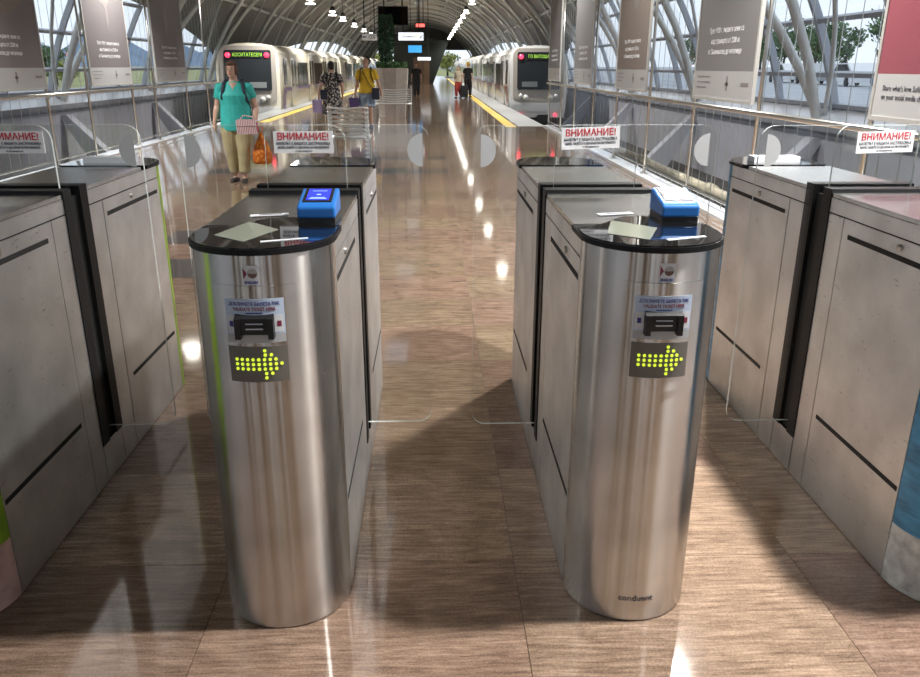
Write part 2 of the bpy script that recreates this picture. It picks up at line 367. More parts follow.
for side, nm, yend in ((-1, 'window_1', 38.3), (1, 'window_2', 44.0)):
    wo = struct(empty(nm))
    bars = {}
    pane_me = []
    for a, b2 in zip(ROWS, ROWS[1:]):
        q = MB(); n = 3
        q.grid(lambda u, t, s=side, a=a, b2=b2: vp(s, a+(b2-a)*t, u, -.05), [.03, BAY-.03], [.02+.96*i/n for i in range(n+1)]); pane_me.append(q.mesh('pane', 'pane_glass'))
    y = -1.7
    while y < yend:
        pt = min(ptop(side, y), ROWS[-1])
        if pt > 14.5:
            b = MB(); n = 6
            for i in range(n):
                p0, p1 = 12.9+(pt-12.9)*i/n, 12.9+(pt-12.9)*(i+1)/n
                A = [vp(side, p, y+dy, dr) for p in (p0, p1) for dr in (-.15, -.02) for dy in (-.05, .05)]
                b.add(A, [(0, 1, 3, 2), (4, 6, 7, 5), (0, 4, 5, 1), (2, 3, 7, 6), (0, 2, 6, 4), (1, 5, 7, 3)])
            b.build('mullion', 'mullion', wo)
        for i, (a, b2) in enumerate(zip(ROWS, ROWS[1:])):
            pm = ptop(side, y+BAY/2)
            if a < pm-.5:
                link('pane', pane_me[i], wo, (0, y, 0))
                if (i, side) not in bars:
                    c0, c1, c2, c3 = vp(side, a-.25, 0, -.14), vp(side, a+.25, 0, -.14), vp(side, a+.25, 0, -.03), vp(side, a-.25, 0, -.03)
                    q = MB(); q.add([(p[0], yy_, p[2]) for yy_ in (.045, BAY-.045) for p in (c0, c1, c2, c3)], [(0, 1, 2, 3), (7, 6, 5, 4), (0, 4, 5, 1), (1, 5, 6, 2), (2, 6, 7, 3), (3, 7, 4, 0)])
                    bars[(i, side)] = q.mesh('transom', 'mullion')
                link('transom', bars[(i, side)], wo, (0, y, 0))
        y += BAY
# far gable above the open end, unseen back wall, openings and dark strips shaped for the steel's reflections
gb = MB(); P = [(XC+RV*math.cos(math.radians(p)), ZC+RV*math.sin(math.radians(p))) for p in range(36, 145, 4)]
gb.prism(P, 129, 129.3, T=lambda a, c, y: (a, y, c)); struct(gb.build('wall_far', 'roof_panel'))
mat('hall_wall', (.42, .27, .15), .6, noise=.1, nscale=2)
wb = MB(); ed = [-10, -8.6, -7.4, -6.6, -5.2, -4.9, -4.1, -2.6, -2.2, -1.5, -.2, .15, .9, 1.2, 1.6, 2.6, 3.6, 4.6, 4.9, 6.6, 7.1, 7.5]
for i in range(0, len(ed)-1, 2): wb.mi = (i//2) % 2; wb.box(ed[i], ed[i+1], -9.2, -9, -1.1, 7.5)
wb.mi = 0
wb.box(-10, 7.5, -9.2, -9, 3.3, 7.5); wb.box(-10, 7.5, -9.2, -9, -1.1, 0); mat('hall_reflect_dark', (.05, .04, .035), .5); struct(wb.build('wall_back', ['hall_wall', 'hall_reflect_dark']))

# ------------------------------------------------------------------ pendant lamps (their light is theirs)
def ordinal(n):
    return ['first', 'second', 'third', 'fourth', 'fifth', 'sixth', 'seventh', 'eighth', 'ninth', 'tenth', 'eleventh', 'twelfth', 'thirteenth', 'fourteenth', 'fifteenth', 'sixteenth', 'seventeenth', 'eighteenth', 'nineteenth', 'twentieth'][n]
cb_ = MB(); cb_.tube([(0, 0, .42), (0, 0, 3.6)], .012, 5); cord_me = cb_.mesh('cord', 'lamp_metal')
cb_ = MB(); cb_.smooth = True; cb_.rings([(0, 0, .18, .13, .13), (0, 0, .34, .12, .12), (0, 0, .40, .05, .05), (0, 0, .44, .03, .03)], 16); cap_me = cb_.mesh('cap', 'lamp_metal')
cb_ = MB(); cb_.smooth = True; cb_.rings([(0, 0, .10, .06, .06), (0, 0, .115, .13, .13), (0, 0, .18, .13, .13)], 16); dome_me = cb_.mesh('dome', 'lamp_glow')
cb_ = MB(); cb_.smooth = True; cb_.rings([(0, 0, -.03, .17, .17), (0, 0, -.02, .2, .2), (0, 0, .0, .2, .2), (0, 0, .005, .17, .17)], 18); ring_me = cb_.mesh('diffuser_disc', 'lamp_glow')
def lamp(x, y, z, label, power, group):
    t = tag(empty('pendant_lamp', (x, y, z)), label, 'lamp', group)
    crown_z = ZC+math.sqrt(RV*RV-(x-XC)**2)
    c = link('cord', cord_me, t); c.scale.z = 1; c.location.z = crown_z-z-3.65+.1
    c.scale.z = (crown_z-z-.42)/3.18; c.location.z = .42-.42*c.scale.z
    link('cap', cap_me, t); link('dome', dome_me, t); link('diffuser_disc', ring_me, t)
    if power:
        ld = bpy.data.lights.new('lamp_light', 'SPOT'); ld.energy = power; ld.shadow_soft_size = .12; ld.color = (1, .975, .94)
        ld.spot_size = math.radians(125); ld.spot_blend = .6
        lo = link('lamp_light', ld, t); lo.location.z = -.06
ry = [1.87, 6.1, 11, 17.5, 24.7, 31.3, 37.6, 46, 53.8, 59.2, 65, 71, 77, 83, 90, 97, 104]
n = 0
for y in ry:
    if y > 40: lab = f'{ordinal(n)} bright pendant lamp counted from the camera in the right-hand row'; n += 1
    else: lab = {1.87: 'pendant lamp hanging above the right-hand ticket gates', 6.1: 'pendant lamp hanging just past the ticket gates on the right'}.get(y, f'{ordinal(ry.index(y)-2)} pendant lamp beyond the gates over the right side, seen only as a floor reflection')
    lamp(2.25, y, 4.25 if y < 8 else 4.7, lab, LAMP_W*(.85 if y < 8 else .6), 'pendant lamps in the right-hand row')
n = 0
for y in [9, 15.1, 22, 28.4, 34.8, 42.4, 47.3, 54.2, 61.8, 69, 77, 85]:
    if y > 33: lab = f'{ordinal(n)} bright pendant lamp counted from the camera in the left-hand row'; n += 1
    else: lab = f'{ordinal([9, 15.1, 22, 28.4].index(y))} pendant lamp beyond the gates over the left side, above the frame'
    lamp(-4.9, y, 3.9, lab, LAMP_W*.5, 'pendant lamps in the left-hand row')

# ------------------------------------------------------------------ ticket gates
GW, GR, GT = .36, .18, 1.09          # width, radius of the rounded ends, height
YS0, YS1, YE = .85, 1.03, 1.79       # slot front / rear, start of the rounded rear
mat('wrap_green', (.22, .36, .02), .4, noise=.35, nscale=9); mat('wrap_pink', (.52, .33, .28), .45, noise=.3, nscale=14)
mat('wrap_blue', (.04, .20, .36), .4, noise=.45, nscale=9, stretch=(1, 1, 5)); mat('wrap_white', (.50, .50, .48), .5, noise=.3, nscale=30)
ST, SS, SF = 'steel_top', 'steel_side', 'steel_front'
def half_shell(rear, z0, z1, out=GR, inn=GR-.012, a0=-90, a1=90, n=32):
    """curved plate of the rounded end, front tip at y=0"""
    P = []
    for k in range(n+1):
        a = math.radians(a0+(a1-a0)*k/n); P.append((out*math.sin(a), GR-out*math.cos(a)))
    for k in range(n, -1, -1):
        a = math.radians(a0+(a1-a0)*k/n); P.append((inn*math.sin(a), GR-inn*math.cos(a)))
    b = MB(); m = len(P); s = (lambda x, y: (x, YE+GR-y)) if rear else (lambda x, y: (x, y))
    vs = [(*s(x, y), z) for z in (z0, z1) for x, y in P]
    fs = []
    for k in range(m): fs.append((k, (k+1) % m, m+(k+1) % m, m+k))
    for k in range(n): fs += [(m+k, m+k+1, 2*m-2-k, 2*m-1-k), (k+1, k, m-1-k, m-2-k)]
    if rear: fs = [tuple(reversed(f)) for f in fs]
    b.smooth = True; b.add(vs, fs[:n]); b.smooth = False; b.add(vs, fs[n:])
    return b
_gc = {}
def once(key, fn):
    if key not in _gc: _gc[key] = fn()
    return _gc[key]
def part(name, m, parent, fn, key=None):
    def mk():
        b = fn(MB()); return b.mesh(name, m)
    return link(name, once(key or name, mk), parent)
def bx(*a): return lambda b: b.box(*a)
HW = GW/2
def make_gate(x, y, label, wraps, glare_screen=False, brand=False, sign_dx=0, sign_rot=0, sign_dz=0):
    t = tag(empty('ticket_gate', (x, y, 0)), label, 'ticket gate', 'ticket gates across the concourse')
    ci = HW-.004
    def core(b):
        pts = [(-ci, YS0)]+[(-ci*math.cos(math.radians(k*10)), GR-ci*math.sin(math.radians(k*10))) for k in range(19)]+[(ci, YS0)]
        return b.prism(pts, .0, 1.07)
    def core2(b):
        pts = [(ci, YS1)]+[(ci*math.cos(math.radians(k*10)), YE+ci*math.sin(math.radians(k*10))) for k in range(19)]+[(-ci, YS1)]
        return b.prism(pts, .0, 1.07)
    part('cabinet_core', 'gap', t, core, 'core1'); part('cabinet_core', 'gap', t, core2, 'core2')
    # rounded end plates
    if wraps:
        up_, lo_ = wraps
        s = link('curved_end', once('sh_u'+up_, lambda: half_shell(False, .20, 1.074).mesh('curved_end', up_)), t); s['label'] = 'coloured advertising film on the rounded end'
        s = link('curved_end', once('sh_l'+lo_, lambda: half_shell(False, .004, .20).mesh('curved_end', lo_)), t)
        link('curved_end', once('sh_r'+up_, lambda: half_shell(True, .004, 1.074).mesh('curved_end', up_)), t)
    else:
        s = link('curved_end', once('sh', lambda: half_shell(False, .004, 1.074).mesh('curved_end', SF)), t); s['label'] = 'rounded brushed steel front'
        link('curved_end', once('shr', lambda: half_shell(True, .004, 1.074).mesh('curved_end', SF)), t)
    # side plates with real gaps; doors carry slots and a lock
    G = .003
    for sd in (-1, 1):
        def pl(y0, y1, z0, z1, sd=sd): return bx(min(sd*(HW-.003), sd*HW), max(sd*(HW-.003), sd*HW), y0, y1, z0, z1)
        for i, (y0, y1, z0, z1) in enumerate(((GR, YS0, 1.025, 1.074), (.74, YS0, .004, 1.02), (YS1, YE, 1.025, 1.074), (YS1, 1.16, .004, 1.02), (YS0, YS1, .004, .15))):
            part('side_panel', SS, t, pl(y0+G, y1-G, z0, z1), f'sp{i}{sd}')
        for i, (y0, y1) in enumerate(((GR, .74), (1.16, YE))):
            d = part('access_door', SS, t, pl(y0+G, y1-G*.3, .004, 1.02), f'ad{i}{sd}')
            so = HW+.0012
            for j, (ha, hb, zz) in enumerate((((.20, .70, .965), (.19, .71, .305)) if i == 0 else ((1.19, 1.76, .965), (1.22, 1.76, .295)))):
                part('handle_slot', 'gap', d, bx(min(sd*so, sd*(so-.004)), max(sd*so, sd*(so-.004)), ha, hb, zz-.008, zz+.008), f'hs{i}{j}{sd}')
            def lk(b, i=i, sd=sd):
                b.smooth = True; yc = .40 if i == 0 else 1.45
                return b.tube([(sd*(HW-.002), yc, .995), (sd*(HW+.006), yc, .995)], .011, 12)
            part('lock', 'rail_steel', d, lk, f'lk{i}{sd}')
    # top covers
    def tc1(b):
        pts = [(-HW, YS0), (-HW, .30), (HW, .30), (HW, YS0)]; return b.prism(pts, 1.076, GT)
    part('top_cover', ST, t, tc1, 'tc1')
    part('top_cover', ST, t, lambda b: b.prism([(-HW, 1.60), (-HW, YS1), (HW, YS1), (HW, 1.60)], 1.076, GT), 'tc2')
    # black glass ends of the top, with rubber rim
    ro = GR+.006
    front = [(-ro, .30)]+[(-ro*math.cos(math.radians(k*7.5)), GR-ro*math.sin(math.radians(k*7.5))) for k in range(25)]+[(ro, .30)]
    rear = [(ro, 1.66)]+[(ro*math.cos(math.radians(k*7.5)), YE+ro*math.sin(math.radians(k*7.5))) for k in range(25)]+[(-ro, 1.66)]
    part('rim', 'rubber', t, lambda b: b.prism(front, 1.075, GT-.001), 'rim1'); part('rim', 'rubber', t, lambda b: b.prism(rear, 1.075, GT-.001), 'rim2')
    ri = GR+.001
    fr = [(ri, .24), (.05, .37), (-.05, .40), (-ri, .24)]; fr = [(-ri, .24), (-.12, .27), (-.02, .395), (.05, .40), (ri, .26)]
    arc = [(ri*math.cos(math.radians(k*7.5)), GR-ri*math.sin(math.radians(k*7.5))) for k in range(25)]
    gl = part('glass_top', 'black_glass', t, lambda b: b.prism(arc+fr, GT-.003, GT+.003), 'gt1')
    gl['label'] = 'black glass top plate'
    arc2 = [(-ri*math.cos(math.radians(k*7.5)), YE+ri*math.sin(math.radians(k*7.5))) for k in range(25)]
    part('glass_top', 'black_glass', t, lambda b: b.prism(list(reversed(arc2+[(ri, 1.64), (-ri, 1.64)])), GT-.003, GT+.003), 'gt2')
    part('display_window', 'lcd', gl, lambda b: b.prism([(-.12, .15), (-.03, .07), (.03, .22), (-.07, .33)], GT+.0032, GT+.0042), 'lcd')
    part('label_strip', 'label_white', gl, lambda b: b.prism([(.015, .062), (.125, .105), (.122, .118), (.012, .075)], GT+.0032, GT+.004), 'ls')
    part('label_strip', 'label_white', gl, lambda b: b.prism([(-.085, .41), (.02, .435), (.015, .465), (-.09, .44)], GT+.0032, GT+.004), 'ls2')
    part('label_print', 'ink_dark', gl, lambda b: b.prism([(-.062, .426), (.0, .441), (-.002, .452), (-.064, .437)], GT+.0041, GT+.0046), 'lst')
    # slot between the cabinets
    part('slot_channel', 'gap', t, bx(-HW+.012, HW-.012, YS0, YS1, .15, GT-.02), 'slot')
    for i, (y0, y1, o) in enumerate(((YS0-.004, YS0+.055, .004), (YS1-.055, YS1+.004, .004))):
        part('slot_trim', 'rubber', t, lambda b, y0=y0, y1=y1, o=o: b.box(-HW-o, -HW+.03, y0, y1, .15, GT+.012).box(HW-.03, HW+o, y0, y1, .15, GT+.012).box(-HW+.03, HW-.03, y0, y1, GT-.03, GT+.012), f'st{i}')
    # clear flaps with half-round stickers
    for sd in (-1, 1):
        yf = .925 if sd < 0 else .955
        def fl(b, sd=sd):
            P = rrect(-.14, HW+.245, .19, 1.31, .05); n = len(P)
            if sd < 0: P = [(-x, z) for x, z in reversed(P)]
            b.add([(x, -.005, z) for x, z in P]+[(x, .005, z) for x, z in P], [tuple(range(n)), tuple(reversed(range(n, 2*n)))])
            b.mi = 1; b.smooth = True
            b.add([(x, -.005, z) for x, z in P]+[(x, .005, z) for x, z in P], [((i+1) % n, i, n+i, n+(i+1) % n) for i in range(n)]); return b
        f = link('glass_flap', once(f'fl{sd}', lambda: fl(MB()).mesh('glass_flap', ['flap_glass', 'flap_edge'])), t, (0, yf, 0))
        f['label'] = 'clear barrier flap with rounded corners'
        def stk(b, sd=sd):
            P = [(HW+.222-.052*math.cos(math.radians(k*10-90)), 1.225+.056*math.sin(math.radians(k*10-90))) for k in range(19)]
            if sd < 0: P = [(-x, z) for x, z in P]
            return b.prism(P, -.0068, -.0058, T=lambda a, c, y: (a, y, c))
        part('half_round_sticker', 'grey_print', f, stk, f'hr{sd}')
    # warning sign
    sg = link('warning_sign', once('sign', lambda: MB().box(-.1, .1, -.003, .003, -.036, .036).mesh('warning_sign', 'sign_white')), t, (sign_dx, .91, 1.255+sign_dz))
    sg['label'] = 'white warning plate with red and black lettering'; sg.rotation_euler.y = sign_rot
    for s, sz, m, bo, sx, zz in (('ВНИМАНИЕ!', .032, 'ink_red', .0004, .9, .018), ('БИЛЕТЪТ Е ВАШАТА ЗАСТРАХОВКА', .0138, 'ink_dark', .0, .74, -.004), ('МОЛЯ, ПАЗЕТЕ ГО ДО КРАЯ НА ПЪТУВАНЕТО', .0107, 'ink_dark', .0, .72, -.017), ('от пътуването си', .0075, 'ink_dark', 0, .9, -.0285)):
        link('lettering', text_mesh(s, sz, m, bo, sx), sg, (0, -.0036, zz))
    # card reader
    if wraps:
        part('end_console', 'label_white', t, lambda b: b.prism([(-.11, 1.72), (.10, 1.72), (.10, 1.80), (-.11, 1.80)], GT+.003, GT+.028), 'econ')
        return t
    rx = .10
    rd = link('card_reader', once('rdb', lambda: MB().box(-.05, .05, .0, .13, 0, .016).mesh('card_reader', 'black')), t, (rx+.018, .31, GT)); rd['label'] = 'blue contactless card reader'
    def hood(b):
        pr = [(-.004, .016), (-.004, .046), (.012, .054), (.128, .08), (.134, .068), (.134, .016)]
        return b.prism(pr, -.052, .052, T=lambda a, c, x: (x, a, c))
    hd = link('hood', once('hood', lambda: hood(MB()).mesh('hood', 'reader_blue')), rd)
    if not _gc.get('hb'): _gc['hb'] = 1; bevel(hd, .006, 3)
    sl = .026/.116
    rim_ = lambda x0, x1, a0, a1, h: (lambda b: b.add([(x, a, .054+(a-.012)*sl+hh) for hh in (0, h) for a in (a0, a1) for x in (x0, x1)], [(0, 2, 3, 1), (4, 5, 7, 6), (0, 1, 5, 4), (2, 6, 7, 3), (0, 4, 6, 2), (1, 3, 7, 5)]))
    part('bezel', 'black', rd, rim_(-.04, .04, .022, .122, .002), 'bezel')
    part('screen', 'screen_glare' if glare_screen else 'screen_blue', rd, rim_(-.031, .031, .034, .112, .0028), 'scr%d' % glare_screen)
    if not glare_screen:
        part('screen_text', 'screen_text', rd, lambda b: rim_(-.02, .02, .047, .05, .0032)(rim_(-.024, .024, .04, .043, .0032)(rim_(-.02, .02, .096, .098, .0032)(rim_(-.006, .006, .068, .074, .0032)(b)))), 'scrt')
    # front panel, validator, arrow display
    def patch(x0, x1, z0, z1, off, th=.0012, n=10):
        b = MB(); b.smooth = True
        A = [(x0+(x1-x0)*k/n) for k in range(n+1)]
        def q(x, o): a = x/GR; return ((GR+o)*math.sin(a), GR-(GR+o)*math.cos(a))
        vs = [(*q(x, off+o), z) for o in (0, th) for z in (z0, z1) for x in A]; m = n+1; fs = []
        b.add(vs, [(2*m+k, 2*m+k+1, 3*m+k+1, 3*m+k) for k in range(n)]); b.smooth = False
        for k in range(n): fs += [(3*m+k, 3*m+k+1, m+k+1, m+k), (k, k+1, 2*m+k+1, 2*m+k)]
        fs += [(0, 2*m, 3*m, m), (m-1, 2*m-1, 4*m-1, 3*m-1)]
        return b.add(vs, fs)
    pn = link('front_panel', once('fpanel', lambda: patch(-.105, .105, .715, 1.0, .0002, .0022, 16).mesh('front_panel', SF)), t)
    st = link('instruction_sticker', once('isk', lambda: patch(-.072, .072, .862, .968, .0027, .0006).mesh('instruction_sticker', 'label_blue')), t); st['label'] = 'pale blue sticker with ticket instructions'
    for s, m, zz, sz in (('ДОБЛИЖЕТЕ БИЛЕТА ТУК', 'ink_navy', .955, .0118), ('VALIDATE TICKET HERE', 'ink_maroon', .942, .0118)):
        link('lettering', once('it'+s, lambda: wrap(text_mesh(s, sz, m, .0002, .80), GR, 0, zz, .0036)), st)
    link('arrow_mark', once('iarr', lambda: patch(-.02, .02, .931, .934, .0034, .0004).mesh('arrow_mark', 'ink_navy')), st)
    for sx in (-1, 1):
        pc = link('pictogram', once(f'pic{sx}', lambda: patch(sx*.055-.013, sx*.055+.013, .882, .926, .0034, .0004).mesh('pictogram', 'label_white')), st)
        link('pictogram', once(f'pic2{sx}', lambda: patch(sx*.058-.005, sx*.058+.005, .897, .911, .0039, .0004).mesh('pictogram', 'ink_maroon' if sx > 0 else 'ink_navy')), st)
    link('sticker_base', once('isk2', lambda: patch(-.072, .072, .856, .878, .0033, .0004).mesh('sticker_base', 'grey_print')), st)
    vd = link('ticket_validator', once('vald', lambda: validator().mesh('ticket_validator', 'black')), t, (0, 0, .9)); vd['label'] = 'black ticket validator slot'
    part('slot_line', 'label_white', vd, lambda b: b.box(-.021, .021, -.0135, -.0125, -.0065, -.0035).box(-.021, .021, -.0135, -.0125, .0065, .0095), 'slotl')
    dp = link('arrow_display', once('dsp', lambda: patch(-.073, .073, .752, .846, .0026, .0012).mesh('arrow_display', 'display_panel')), t); dp['label'] = 'dark display with a lit yellow-green arrow of dots'
    def leds(b):
        pts = [(-.052+.0135*c, r*.0125) for c in range(5) for r in (-1, 0, 1)]
        c0 = .016
        pts += [(c0+.0135*k, 0) for k in range(-1, 4)]+[(c0+.0135*k, s*.0125) for s in (-1, 1) for k in range(-1, 3)]+[(c0-.0135+.016, s*.0245) for s in (-1, 1)]+[(c0+.017, s*.0245) for s in (-1, 1)]+[(c0+.002, s*.036) for s in (-1, 1)]
        for x, z in pts:
            n = 8; b.prism([(x+.0041*math.cos(2*PI*k/n), z+.0041*math.sin(2*PI*k/n)) for k in range(n)], -.0015, 0, T=lambda a, c, yy: (a, yy, c))
        return b
    link('led_dots', once('leds', lambda: wrap(leds(MB()).mesh('led_dots', 'led'), GR, 0, .80, .0038)), dp)
    en = link('language_sticker', once('eng', lambda: patch(-.019, .019, 1.003, 1.05, .0006, .0006).mesh('language_sticker', 'label_white')), t); en['label'] = 'small round emblem sticker reading ENGLISH'
    link('lettering', once('engt', lambda: wrap(text_mesh('ENGLISH', .0095, 'ink_navy', .0004, .85), GR, 0, 1.0085, .0014)), en)
    def disc(r, m, dx=0, n=16, half=None, off=.0012):
        b = MB(); rg = [2*PI*k/n for k in range(n)] if half is None else [PI+PI*k/n for k in range(n+1)]
        b.prism([(dx+r*math.cos(a), r*math.sin(a)) for a in rg], -.0004, 0, T=lambda a, c, yy: (a, yy, c)); return wrap(b.mesh('emblem', m), GR, 0, 1.031, off)
    mat_once('emblem_brown', (.16, .09, .07)); mat_once('emblem_grey', (.45, .45, .44))
    link('emblem', once('em1', lambda: disc(.0125, 'emblem_grey', .004)), en); link('emblem', once('em2', lambda: disc(.011, 'emblem_brown', .004, half=1, off=.0017)), en)
    def tri(): b = MB(); b.prism([(-.018, -.014), (-.009, 0), (-.018, .014)], -.0004, 0, T=lambda a, c, yy: (a, yy, c)); return wrap(b.mesh('emblem', 'ink_maroon'), GR, 0, 1.031, .0012)
    link('emblem', once('em3', tri), en)
    if brand: link('maker_lettering', once('brand', lambda: wrap(text_mesh('conduent', .026, 'ink_dark', .0004, 1.0), GR, -.005, .078, .0008)), t)
    return t
def mat_once(n, c, r=.5, m=0):
    if n not in MATS: mat(n, c, r, m)
def flat_text(s, size, m, at, rz):
    me = text_mesh(s, size, m).copy(); c, sn = math.cos(rz), math.sin(rz)
    for v in me.vertices: x, y, z = v.co; v.co = (at[0]+x*c-z*sn, at[1]+x*sn+z*c, GT+.0046-y)
    return me
def validator():
    b = MB()
    # hollow hood: two cheeks, roof, back plate, lower lip
    b.box(-.047, -.033, -.018, .012, -.03, .022).box(.033, .047, -.018, .012, -.03, .022)
    b.add([(x, y, z) for x in (-.047, .047) for y, z in ((.012, .034), (-.016, .022), (-.016, .014), (.012, .014))], [(0, 1, 2, 3), (7, 6, 5, 4), (0, 4, 5, 1), (1, 5, 6, 2), (2, 6, 7, 3), (3, 7, 4, 0)])
    b.box(-.033, .033, -.012, .012, -.02, .014); b.box(-.026, .026, -.016, -.012, .002, .006); return b
make_gate(-.435, 1.83, 'steel ticket gate with a lit blue card reader, left of the middle lane', None, False, False, .0)
make_gate(.57, 1.83, 'steel ticket gate with a reader screen greyed by reflection and maker lettering, right of the middle lane', None, True, True, -.026, -.035, .014)
make_gate(-1.42, 1.83, 'worn steel ticket gate with green film on its end, at the left edge', ('wrap_green', 'wrap_pink'), sign_dx=.02)
make_gate(1.565, 1.83, 'worn steel ticket gate with blue film on its end, at the right edge', ('wrap_blue', 'wrap_white'), sign_dx=.01, sign_rot=-.03)

# ------------------------------------------------------------------ railings with tall posts and wires
wm = MB(); wm.tube([(0, 0, .03), (0, 0, 3.3)], .0035, 5); wire_me = wm.mesh('wire', 'rail_steel')
pm_ = MB(); pm_.smooth = True; pm_.tube([(0, 0, .0), (0, 0, 3.35)], .021, 8); post_me = pm_.mesh('post', 'rail_steel')
bm_ = MB(); bm_.box(-.05, .05, -.05, .05, 0, .012); base_me = bm_.mesh('post_base', 'rail_steel')
cm_ = MB(); cm_.box(-.02, .03, -.012, .012, 1.0, 1.06); clip_me = cm_.mesh('rail_bracket', 'rail_steel')
def railing(x, y0, y1, posts, label, zb, rail_dx):
    t = tag(empty('railing', (x, y0, zb)), label, 'railing', 'railings along the concourse')
    h = MB(); h.smooth = True; h.tube([(rail_dx, 0, 1.06), (rail_dx, y1-y0, 1.06)], .024, 10); h.build('handrail', 'rail_steel', t)
    h = MB(); h.tube([(0, 0, .10), (0, y1-y0, .10)], .012, 6); h.build('lower_rail', 'rail_steel', t)
    for p in posts:
        o = link('post', post_me, t, (0, p-y0, 0)); link('post_base', base_me, o); q = link('rail_bracket', clip_me, o); q.scale.x = -1 if rail_dx < 0 else 1
    y = y0+.12
    while y < y1:
        if all(abs(y-p) > .05 for p in posts): link('wire', wire_me, t, (0, y-y0, 0))
        y += .26
    return t
RB = [(3.55, 5.52), (7.62, 9.38), (11.5, 13.4), (15.5, 17.4), (19.35, 21.2)]
LB = [(10.2, 12.35), (13.95, 15.85), (17.25, 19.35)]
railing(3.08, .6, 21.25, [p+e*d for a, b in RB for p, d, e in ((a, 1, -.06), (b, 1, .06))], 'steel railing with tall posts and vertical wires on the right', .035, -.07)
railing(-5.73, 6.5, 22.9, [8.6]+[p+e for a, b in LB for p, e in ((a, -.06), (b, .06))]+[21.2], 'steel railing with tall posts and vertical wires on the left', .02, .07)

# ------------------------------------------------------------------ banners between the posts
mat('ban_grey', (.19, .185, .185), .5); mat('ban_brown', (.20, .165, .145), .5); mat('ban_dark', (.165, .148, .15), .5); mat('ban_red', (.24, .065, .085), .35)
mat('ban_foot', (.40, .40, .40), .5); mat('ban_frame', (.55, .54, .51), .35, .4); mat('ban_print', (.21, .19, .185), .5); mat('ban_violet', (.20, .18, .32), .5); mat('ban_orange', (.42, .22, .08), .5)
def banner(side, y0, y1, col, label, lines, art, size=.078, footer=True, foot_text=None):
    """faces the concourse; local x along the reading direction"""
    wd = y1-y0; x = 3.035 if side > 0 else -5.685
    t = tag(empty('banner', (x, (y0+y1)/2, 1.16)), label, 'banner', 'banners hung between the railing posts')
    t.rotation_euler.z = -PI/2 if side > 0 else PI/2           # local -Y faces -X (right side) or +X (left side)
    h2 = wd/2
    box('print_panel', col, t, -h2+.03, h2-.03, -.012, .012, .30, 2.1)
    box('footer_strip', 'ban_foot', t, -h2+.03, h2-.03, -.012, .012, .03, .30)
    fr = MB(); fr.box(-h2, h2, -.018, .018, 0, .03).box(-h2, h2, -.018, .018, 2.1, 2.13).box(-h2, -h2+.03, -.018, .018, .03, 2.1).box(h2-.03, h2, -.018, .018, .03, 2.1); fr.build('frame', 'ban_frame', t)
    for i, s in enumerate(lines):
        link('lettering', text_mesh(s, size, 'ink_white', .0, .9), t, (.0, -.0135, .70-i*.105))
    if foot_text:
        for i, s in enumerate(foot_text): link('lettering', text_mesh(s, .05, 'ink_dark', 0, .95, 'LEFT'), t, (-h2+.12, -.0135, .21-.055*i))
    else:
        f = MB()
        for k in range(3): f.box(-h2+.12, -h2+.12+(.42, .42, .3)[k], -.0136, -.0128, .235-.055*k, .245-.055*k)
        f.box(h2-.32, h2-.12, -.0136, -.0128, .16, .195); f.box(-.02+h2*.2, .02+h2*.2, -.0136, -.0128, .11, .25); f.box(-.05+h2*.2, .05+h2*.2, -.0136, -.0128, .16, .19); f.build('logo_row', 'ban_print', t)
    for i, (m, x0, z0, rx, rz, tw) in enumerate(art):
        n = 12; b = MB(); b.prism([(x0+rx*math.cos(2*PI*k/n+tw)*(1+.18*math.sin(3*k+i)), z0+rz*math.sin(2*PI*k/n+tw)*(1+.15*math.cos(2*k+i))) for k in range(n)], -.0138-.0004*i, -.0122, T=lambda a, c, y: (a, y, c))
        b.build('printed_picture', m, t)
L3 = ['През 1920 г. първите земи са', 'над границата от 2200 м.', 'от Знаменосец до читалище']
banner(1, *RB[0], 'ban_red', 'red framed banner with a pale footer at the far right', [], [('ban_foot', .55, 1.62, .34, .36, 0)], foot_text=["Share what's love Sofia to you", 'on your social media channels'])
banner(1, *RB[1], 'ban_grey', 'widest grey banner with white lettering, just left of the red banner', L3, [('ban_print', 0, 1.28, .12, .12, 0), ('ban_grey', 0, 1.33, .09, .1, 0)])
banner(1, *RB[2], 'ban_brown', 'brownish grey banner second from the red banner', L3, [('ban_print', .1, 1.5, .3, .35, 0), ('ban_grey', .05, 1.95, .3, .14, 0)])
banner(1, *RB[3], 'ban_grey', 'narrow-looking grey banner third from the red banner', L3, [('ban_print', .1, 1.9, .3, .18, 0)])
banner(1, *RB[4], 'ban_grey', 'farthest grey banner, in front of the right-hand train', L3, [('ban_print', .1, 1.4, .12, .5, .2)])
banner(-1, *LB[0], 'ban_dark', 'dark banner with an orange and grey picture at the left edge', L3, [('ban_brown', .2, 1.35, .5, .36, 0), ('ban_violet', .25, 1.8, .42, .22, 0), ('ban_orange', .72, 1.9, .16, .4, 0)])
banner(-1, *LB[1], 'ban_dark', 'dark banner with a violet picture at its top, middle one on the left', L3, [('ban_print', .05, 1.45, .2, .16, 0), ('ban_print', .1, 1.15, .06, .22, 0), ('ban_violet', .05, 1.9, .42, .22, 0)])
banner(-1, *LB[2], 'ban_dark', 'dark banner with pale script running up it, nearest the left-hand train', L3, [('ban_print', -.05, 1.25, .09, .28, .3), ('ban_print', .12, 1.75, .06, .3, -.2)])

